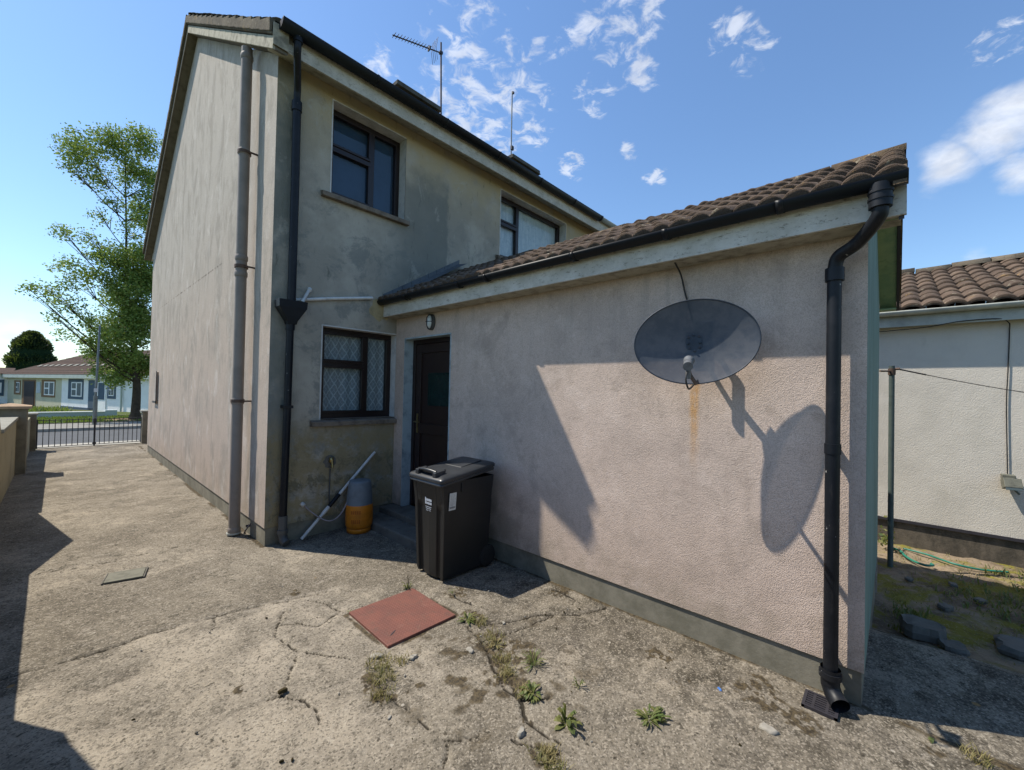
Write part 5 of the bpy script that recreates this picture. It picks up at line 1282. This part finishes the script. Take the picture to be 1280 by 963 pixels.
# ------------------------------------------------------------------ across the street
o = thing('far_garden_wall', (-2, 26.5, -.3), 'low pale blue front garden wall of the bungalow row across the street', 'wall')
MB().box(-14, .25, 26.45, 26.62, -.4, .055).build('wall', 'far_bluewall', o)
MB().box(-14, .25, 26.40, 26.67, .055, .10).build('coping', 'far_white', o)
MB().box(.25, .72, 26.4, 26.8, -.4, .16).build('pier', 'far_bluewall', o)
MB().box(.72, 20, 26.45, 26.6, -.45, -.12).build('wall', 'pier_render', o)
o = thing('street_pole', (-.46, 18.8, -.05), 'thin grey street pole on the far pavement in front of the white house', 'pole')
z0 = -.05
MB().tube([(-.46, 18.8, z0), (-.455, 18.8, 1.1)], .070, 12).build('base', 'galvanised', o)
MB().tube([(-.455, 18.8, 1.1), (-.41, 18.8, 3.9), (-.41, 18.8, 3.93)], [.040, .032, .02], 10).build('post', 'galvanised', o)
MB().box(-.515, -.40, 18.70, 18.72, 1.25, 1.40).build('notice_plate', 'sticker_white', o)

# bungalow row: a facade running along the line P1 -> P2
P1 = Vector((-3.262, 54.61, 0)); P2 = Vector((.845, 40.826, 0)); fu = (P2-P1).normalized(); fn = Vector((fu.y, -fu.x, 0))
if fn.dot(Vector((0, -1, 0))) < 0 and fn.dot(Vector((-1, -1, 0))) < 0: fn = -fn
toc = (Vector((-1.46, -4.75, 0))-P1); fn = fn if fn.dot(toc) > 0 else -fn
def FP(s_, z, o_=0): q = P1+fu*s_+fn*o_; return Vector((q.x, q.y, z))
def fbox(mb, s0, s1, z0, z1, o0, o1):
    c = (FP(s0, z0, o0)+FP(s1, z1, o1))/2; mb.obox(c, fu, fn, (0, 0, 1), abs(s1-s0)/2, abs(o1-o0)/2, abs(z1-z0)/2)
GZf = -.66; EZf = 2.12
def fwindow(par, s0, s1, z0, z1, sur, i0, i1, k0, k1):
    mb = MB(); fbox(mb, s0, s1, z0, z1, 0.0, .04); w_ = mb.build('window', sur, par)
    mb = MB(); fbox(mb, i0, i1, k0, k1, .04, .07); mb.build('frame', 'far_white', w_)
    mb = MB(); g_ = (i1-i0); 
    for (a, b, c, d_) in ((.08, .44, .56, .93), (.08, .44, .08, .46), (.56, .92, .08, .93)):
        fbox(mb, i0+g_*a, i0+g_*b, k0+(k1-k0)*c, k0+(k1-k0)*d_, .07, .085)
    mb.build('pane', 'far_glass', w_)
hc = thing('cream_row_house', tuple(FP(0, GZf)), 'cream single storey row house with brown window surrounds across the street', 'house')
mb = MB(); fbox(mb, -5.7, 6.9, GZf-.5, EZf, -7, 0); mb.build('wall', 'far_cream', hc)
fwindow(hc, -3.9, -2.3, .30, 1.66, 'far_brown', -3.3, -2.45, .50, 1.5)
fwindow(hc, 2.7, 5.6, .22, 1.77, 'far_brown', 3.4, 5.55, .40, 1.6)
mb = MB(); fbox(mb, -1.9, 1.3, GZf, 1.75, 0, .03); dd_ = mb.build('door_surround', 'far_brown', hc)
mb = MB(); fbox(mb, -1.3, 1.1, GZf, 1.6, .03, .06); mb.build('door', 'far_door_porch_dark', hc)  # panel takes in the porch recess, its shade put into the colour
mb = MB(); fbox(mb, 1.6, 2.45, .55, 1.55, 0, .05); mb.build('wall_panel', 'far_bluewall', hc)
hw_ = thing('white_row_house', tuple(FP(14, GZf)), 'white single storey row house with slate blue window surrounds across the street', 'house')
mb = MB(); fbox(mb, 6.9, 34, GZf-.5, EZf, -7, 0); mb.build('wall', 'far_white', hw_)
fwindow(hw_, 8.3, 11.1, .20, 1.87, 'far_slate_paint', 9.0, 10.95, .42, 1.62)
fwindow(hw_, 15.3, 16.6, .40, 1.74, 'far_slate_paint', 15.6, 16.4, .62, 1.55)
mb = MB(); fbox(mb, 12.1, 13.2, GZf, 1.80, 0, .05); mb.build('side_panel', 'far_slate_paint', hw_)
mb = MB(); fbox(mb, 13.25, 15.1, GZf, 1.75, 0, .06); wd_ = mb.build('door', 'far_white', hw_)
mb = MB(); fbox(mb, 13.9, 14.9, .30, 1.6, .06, .08); mb.build('pane', 'far_slate_paint', wd_)
mb = MB(); fbox(mb, 6.9, 13, GZf, GZf+.22, 0, .05); mb.build('plinth', 'far_slate_paint', hw_)
mb = MB(); mb.tube([FP(17.7, GZf, .1), FP(17.7, 1.9, .1)], .06, 8); mb.build('downpipe', 'far_gutter', hw_)
# shared hipped roof and eaves line, split at the party line
def froof(par, s0, s1, hip, nm):
    mb = MB(); e0, e1 = .35, -7.35; rz = 4.55
    r0 = s0+(8.5 if hip == 'l' else 0); rr0 = FP(r0, rz, -3.5); rr1 = FP(s1, rz, -3.5)
    a, b, c, d_ = FP(s0, EZf+.12, e0), FP(s1, EZf+.12, e0), FP(s1, EZf+.12, e1), FP(s0, EZf+.12, e1)
    n = 14
    for k in range(n):   # courses as small steps
        t0, t1 = k/n, (k+1)/n; z_ = Vector((0, 0, .03))
        p0 = a.lerp(rr0, t0); p1 = b.lerp(rr1, t0); p2 = b.lerp(rr1, t1); p3 = a.lerp(rr0, t1)
        mb.quad(p0+z_, p1+z_, p2, p3); mb.quad(p0, p1, p1+z_, p0+z_)
    mb.quad(d_, c, rr1, rr0); mb.add([a, d_, rr0], [(0, 1, 2)])
    return mb.build('roof', 'far_tile', par, attrs={'tint': ('FACE', [0]*len(mb.f))})
froof(hc, -6.4, 6.9, 'l', 'a'); froof(hw_, 6.9, 34, '', 'b')
for par, s0, s1 in ((hc, -6.4, 6.9), (hw_, 6.9, 34)):
    mb = MB(); fbox(mb, s0, s1, EZf-.2, EZf+.10, .30, .36); mb.build('fascia', 'far_gutter', par)
    mb = MB(); fbox(mb, s0, s1, EZf-.2, EZf-.16, 0, .30); mb.build('soffit', 'far_gutter', par)
    for k in range(7 if par is hc else 4):
        mb = MB()
        s_ = (-1.6 if par is hc else 7.6)+k*1.32; q0 = FP(s_, EZf+.12, .35); q1 = FP(s_, 4.55, -3.5); q = q0.lerp(q1, .36)+Vector((0, 0, .06)); sl2 = (q1-q0).normalized()
        mb.obox(q, fu, sl2, fu.cross(sl2), .30, .16, .02)
        mb.build('roof_vent', 'coping', par)
o = thing('television_aerial', tuple(FP(7.5, 4.2, -3.5)), 'small aerial on the ridge of the cream row house', 'television aerial')
q = FP(7.6, 4.2, -3.5); mb = MB(); mb.tube([q, q+Vector((0, 0, 2.6))], .03, 6); mb.tube([q+Vector((-1.0, 0, 1.0)), q+Vector((.1, 0, 1.05))], .022, 6); mb.tube([q+Vector((-.35, 0, 1.9)), q+Vector((.35, 0, 1.9))], .02, 6); mb.build('mast', 'dark_metal', o)
# the next row, a sliver at the left edge
o = thing('white_side_house', (-9.5, 62, GZf), 'white house with slate blue window, a sliver at the left edge beyond the cream house', 'house')
mb = MB(); mb.box(-16, -4.75, 60.5, 67, GZf-.5, 2.3); mb.build('wall', 'far_white', o)
mb = MB(); mb.prism([(-17, 60, 2.3), (-17, 67.5, 2.3), (-17, 63.7, 2.95)], (12.4, 0, 0)); mb.build('roof', 'far_tile', o)
mb = MB(); mb.box(-5.95, -5.15, 60.42, 60.5, .1, 1.7); w_ = mb.build('window', 'far_slate_paint', o); mb = MB(); mb.box(-5.7, -5.3, 60.38, 60.42, .4, 1.4); mb.build('pane', 'far_white', w_)
# front garden greenery over the low wall
sp = [(rng.uniform(-4.6, -1.2), rng.uniform(27.2, 33), -.35, 10, .3, 1) for _ in range(260)]
tag(blades('front_garden_shrubs', 'lawn', sp, (.25, .6), .03, .6), 'green grass and low plants in the front garden behind the pale blue wall', 'garden', kind='stuff')

# ------------------------------------------------------------------ trees
def leafcloud(clusters, n_per, size, mbx, tint, yc, ydepth):
    for (cx_, cz_, r, dn) in clusters:
        for yo in (0,):
            n = int(n_per*dn*(r/.6)**2)
            cy_ = yc+rng.uniform(-1, 1)*ydepth
            for _ in range(n):
                # twig-like sub clumps
                if _ % 9 == 0:
                    d_ = Vector((rng.gauss(0, 1), rng.gauss(0, 1.25), rng.gauss(0, .85))); sc_ = r*rng.random()**.5*1.1; d_.normalize(); sub = Vector((cx_, cy_, cz_))+d_*sc_
                p = sub+Vector((rng.gauss(0, .12), rng.gauss(0, .12), rng.gauss(0, .10)))
                a = Vector((rng.gauss(0, 1), rng.gauss(0, 1), rng.gauss(0, .7))).normalized(); b = a.orthogonal().normalized(); L = size*rng.uniform(.6, 1.25)
                b = (Matrix.Rotation(rng.uniform(0, 6.28), 3, a) @ b)*L*.36; a = a*L*.5
                mbx.add([p-a, p-b, p+a, p+b], [(0, 1, 2, 3)]); tint.append(rng.random()**2)
CL = [(-0.97,12.41,0.72,0.8),(-0.08,13.39,0.57,0.9),(0.90,13.66,0.57,0.9),(0.64,12.37,0.64,0.7),(-0.43,11.36,0.64,0.6),(-1.19,11.41,0.46,0.6),(1.38,12.09,0.46,0.6),(1.27,10.66,0.46,0.5),(0.00,10.21,0.41,0.5),(-0.38,9.52,0.36,0.5),(0.58,9.07,0.41,0.3),(-1.48,8.26,0.46,0.5),(-0.74,8.48,0.39,0.5),(-0.07,7.93,0.51,0.4),(0.34,7.66,0.77,0.9),(1.21,7.09,0.77,1.2),(0.67,5.82,0.90,1.2),(-0.44,6.72,0.57,0.7),(-1.07,6.40,0.57,0.6),(-1.89,5.70,0.51,0.6),(-2.45,5.68,0.31,0.6),(-1.28,5.10,0.51,0.6),(-0.64,4.48,0.57,0.7),(-1.62,4.52,0.39,0.4),(0.43,4.25,0.90,1.3),(1.27,4.75,0.64,1.5),(-0.08,3.07,0.64,1.2),(0.89,2.57,0.77,1.4),(1.48,2.41,0.51,1.2),(-0.32,2.12,0.36,0.8),(-0.74,3.56,0.31,0.6),(0.35,1.78,0.46,0.9)]
CL = [(a, b-.25*(b/13), c, d_*(1.25 if b > 7 else 1)) for a, b, c, d_ in CL]
CL += [(1.9+rng.uniform(0, 2.2), rng.uniform(2.6, 13), .75, .8) for _ in range(22)]
TY = 22.3
tr_ = thing('street_tree', (1.08, TY, -.21), 'tall loose crowned green tree on the verge beside the gable', 'tree')
trunkp = [(1.10, TY, -.3), (1.08, TY, .2), (1.09, TY, 1.6), (.95, TY, 3.0), (.85, TY, 4.2), (.60, TY, 5.8), (.54, TY, 8.5), (.47, TY, 10.5), (.40, TY, 12.6)]
mb = MB(); mb.tube(bez(trunkp, 5), [.34 if i < 2 else .24 if i < 5 else max(.022, .21*(1-i/41)**1.7+.02) for i in range(41)], 12, False)
def nearest(q):
    best = None
    for p_ in bez(trunkp, 5):
        if p_.z > q.z-.35-.75*abs(q.x-p_.x) or p_.z < 1.2: continue
        dd2 = (p_-q).length
        if best is None or dd2 < best[0]: best = (dd2, p_)
    return best[1] if best else Vector(trunkp[3])
for (cx_, cz_, r, dn) in CL:
    q = Vector((cx_, TY+rng.uniform(-.5, .5), cz_)); s_ = nearest(q); mid = s_.lerp(q, .5)+Vector((0, 0, -.06*(q-s_).length)); L = (q-s_).length
    path = bez([s_, mid, q], 4); mb.tube(path, [max(.006, (.008+.010*L*(1-i/8))*(.6 if cx_ > 1.8 else 1)) for i in range(9)], 6, False)
    for _ in range(5):
        e_ = q+Vector((rng.gauss(0, 1), rng.gauss(0, 1), rng.gauss(0, .8)+.2)).normalized()*r*rng.uniform(.6, 1.1); mb.tube([path[5], path[5].lerp(e_, .6)+Vector((0, 0, .05)), e_], [.014, .010, .005], 5, False)
mb.build('trunk', 'bark', tr_)
mb = MB(); tn = []; CLx = CL+[(rng.uniform(.1, 1.7), rng.uniform(2.0, 8.2), .55, .9) for _ in range(16)]+[(rng.uniform(-1.1, 1.5), rng.uniform(8.3, 13.4), .40, .5) for _ in range(9)]+[(rng.uniform(-1.6, .2), rng.uniform(3.4, 7.6), .40, .45) for _ in range(9)]
leafcloud(CLx, 820, .105, mb, tn, TY, .55)
leafcloud([(x+rng.uniform(-.3, .3), z+rng.uniform(-.4, .4), r*1.1, d_*.8) for (x, z, r, d_) in CL if d_ > .85]+[(rng.uniform(.8, 1.8), rng.uniform(7.3, 12.2), .5, .8) for _ in range(12)], 900, .10, mb, tn, TY, 1.4)
mb.build('crown', 'tree_leaf', tr_, attrs={'tint': ('FACE', tn)})
# dark conifer beyond the row
cf = thing('dark_conifer', (-3.9, 76, -1), 'dark broad evergreen tree rising behind the cream row house', 'tree')
MB().tube([(-3.9, 76, -1), (-3.9, 76, 6)], .3, 8).build('trunk', 'bark', cf)
mb = MB(); tn = []
for k in range(9000):
    t_ = rng.random()**.8; z = .5+t_*7.4; R_ = 2.35*math.sqrt(max(0, 1-(max(0, t_-.25)/.75)**2.0))*(.86+.14*math.sin(z*3.1+k % 3)); a = rng.uniform(0, 6.283); q = R_*rng.uniform(.7, 1.04)
    p = Vector((-3.9+q*math.cos(a), 76+q*math.sin(a), z)); a_ = Vector((math.cos(a)+rng.gauss(0, .4), math.sin(a)+rng.gauss(0, .4), rng.uniform(.2, 1.6))).normalized()*.26; b_ = a_.orthogonal().normalized()*.10
    mb.add([p-a_*.5, p-b_, p+a_, p+b_], [(0, 1, 2, 3)]); tn.append(rng.random()**2)
mb.build('crown', 'conifer_leaf', cf, attrs={'tint': ('FACE', tn)})
MB().lathe((-3.9, 76, 0), [(.3, .3), (1.9, 1.2), (2.1, 3.0), (1.8, 5.2), (1.1, 6.8), (0, 7.5)], 16).build('inner_crown', 'conifer_mass', cf)
# young plant growing on the chimney top
mb = MB(); tn = []
for k in range(26):
    p = Vector((4.65+rng.gauss(0, .06), 4.1+rng.gauss(0, .05), 8.83+rng.uniform(0, .26))); a = Vector((rng.gauss(0, 1), rng.gauss(0, 1), rng.gauss(0, 1))).normalized()*.035; b = a.orthogonal().normalized()*.02
    mb.add([p-a, p-b, p+a, p+b], [(0, 1, 2, 3)]); tn.append(rng.random())
tag(mb.build('chimney_weed', 'weed_leaf', attrs={'tint': ('FACE', tn)}), 'small green weed sprouting from the nearer chimney top', 'weed')
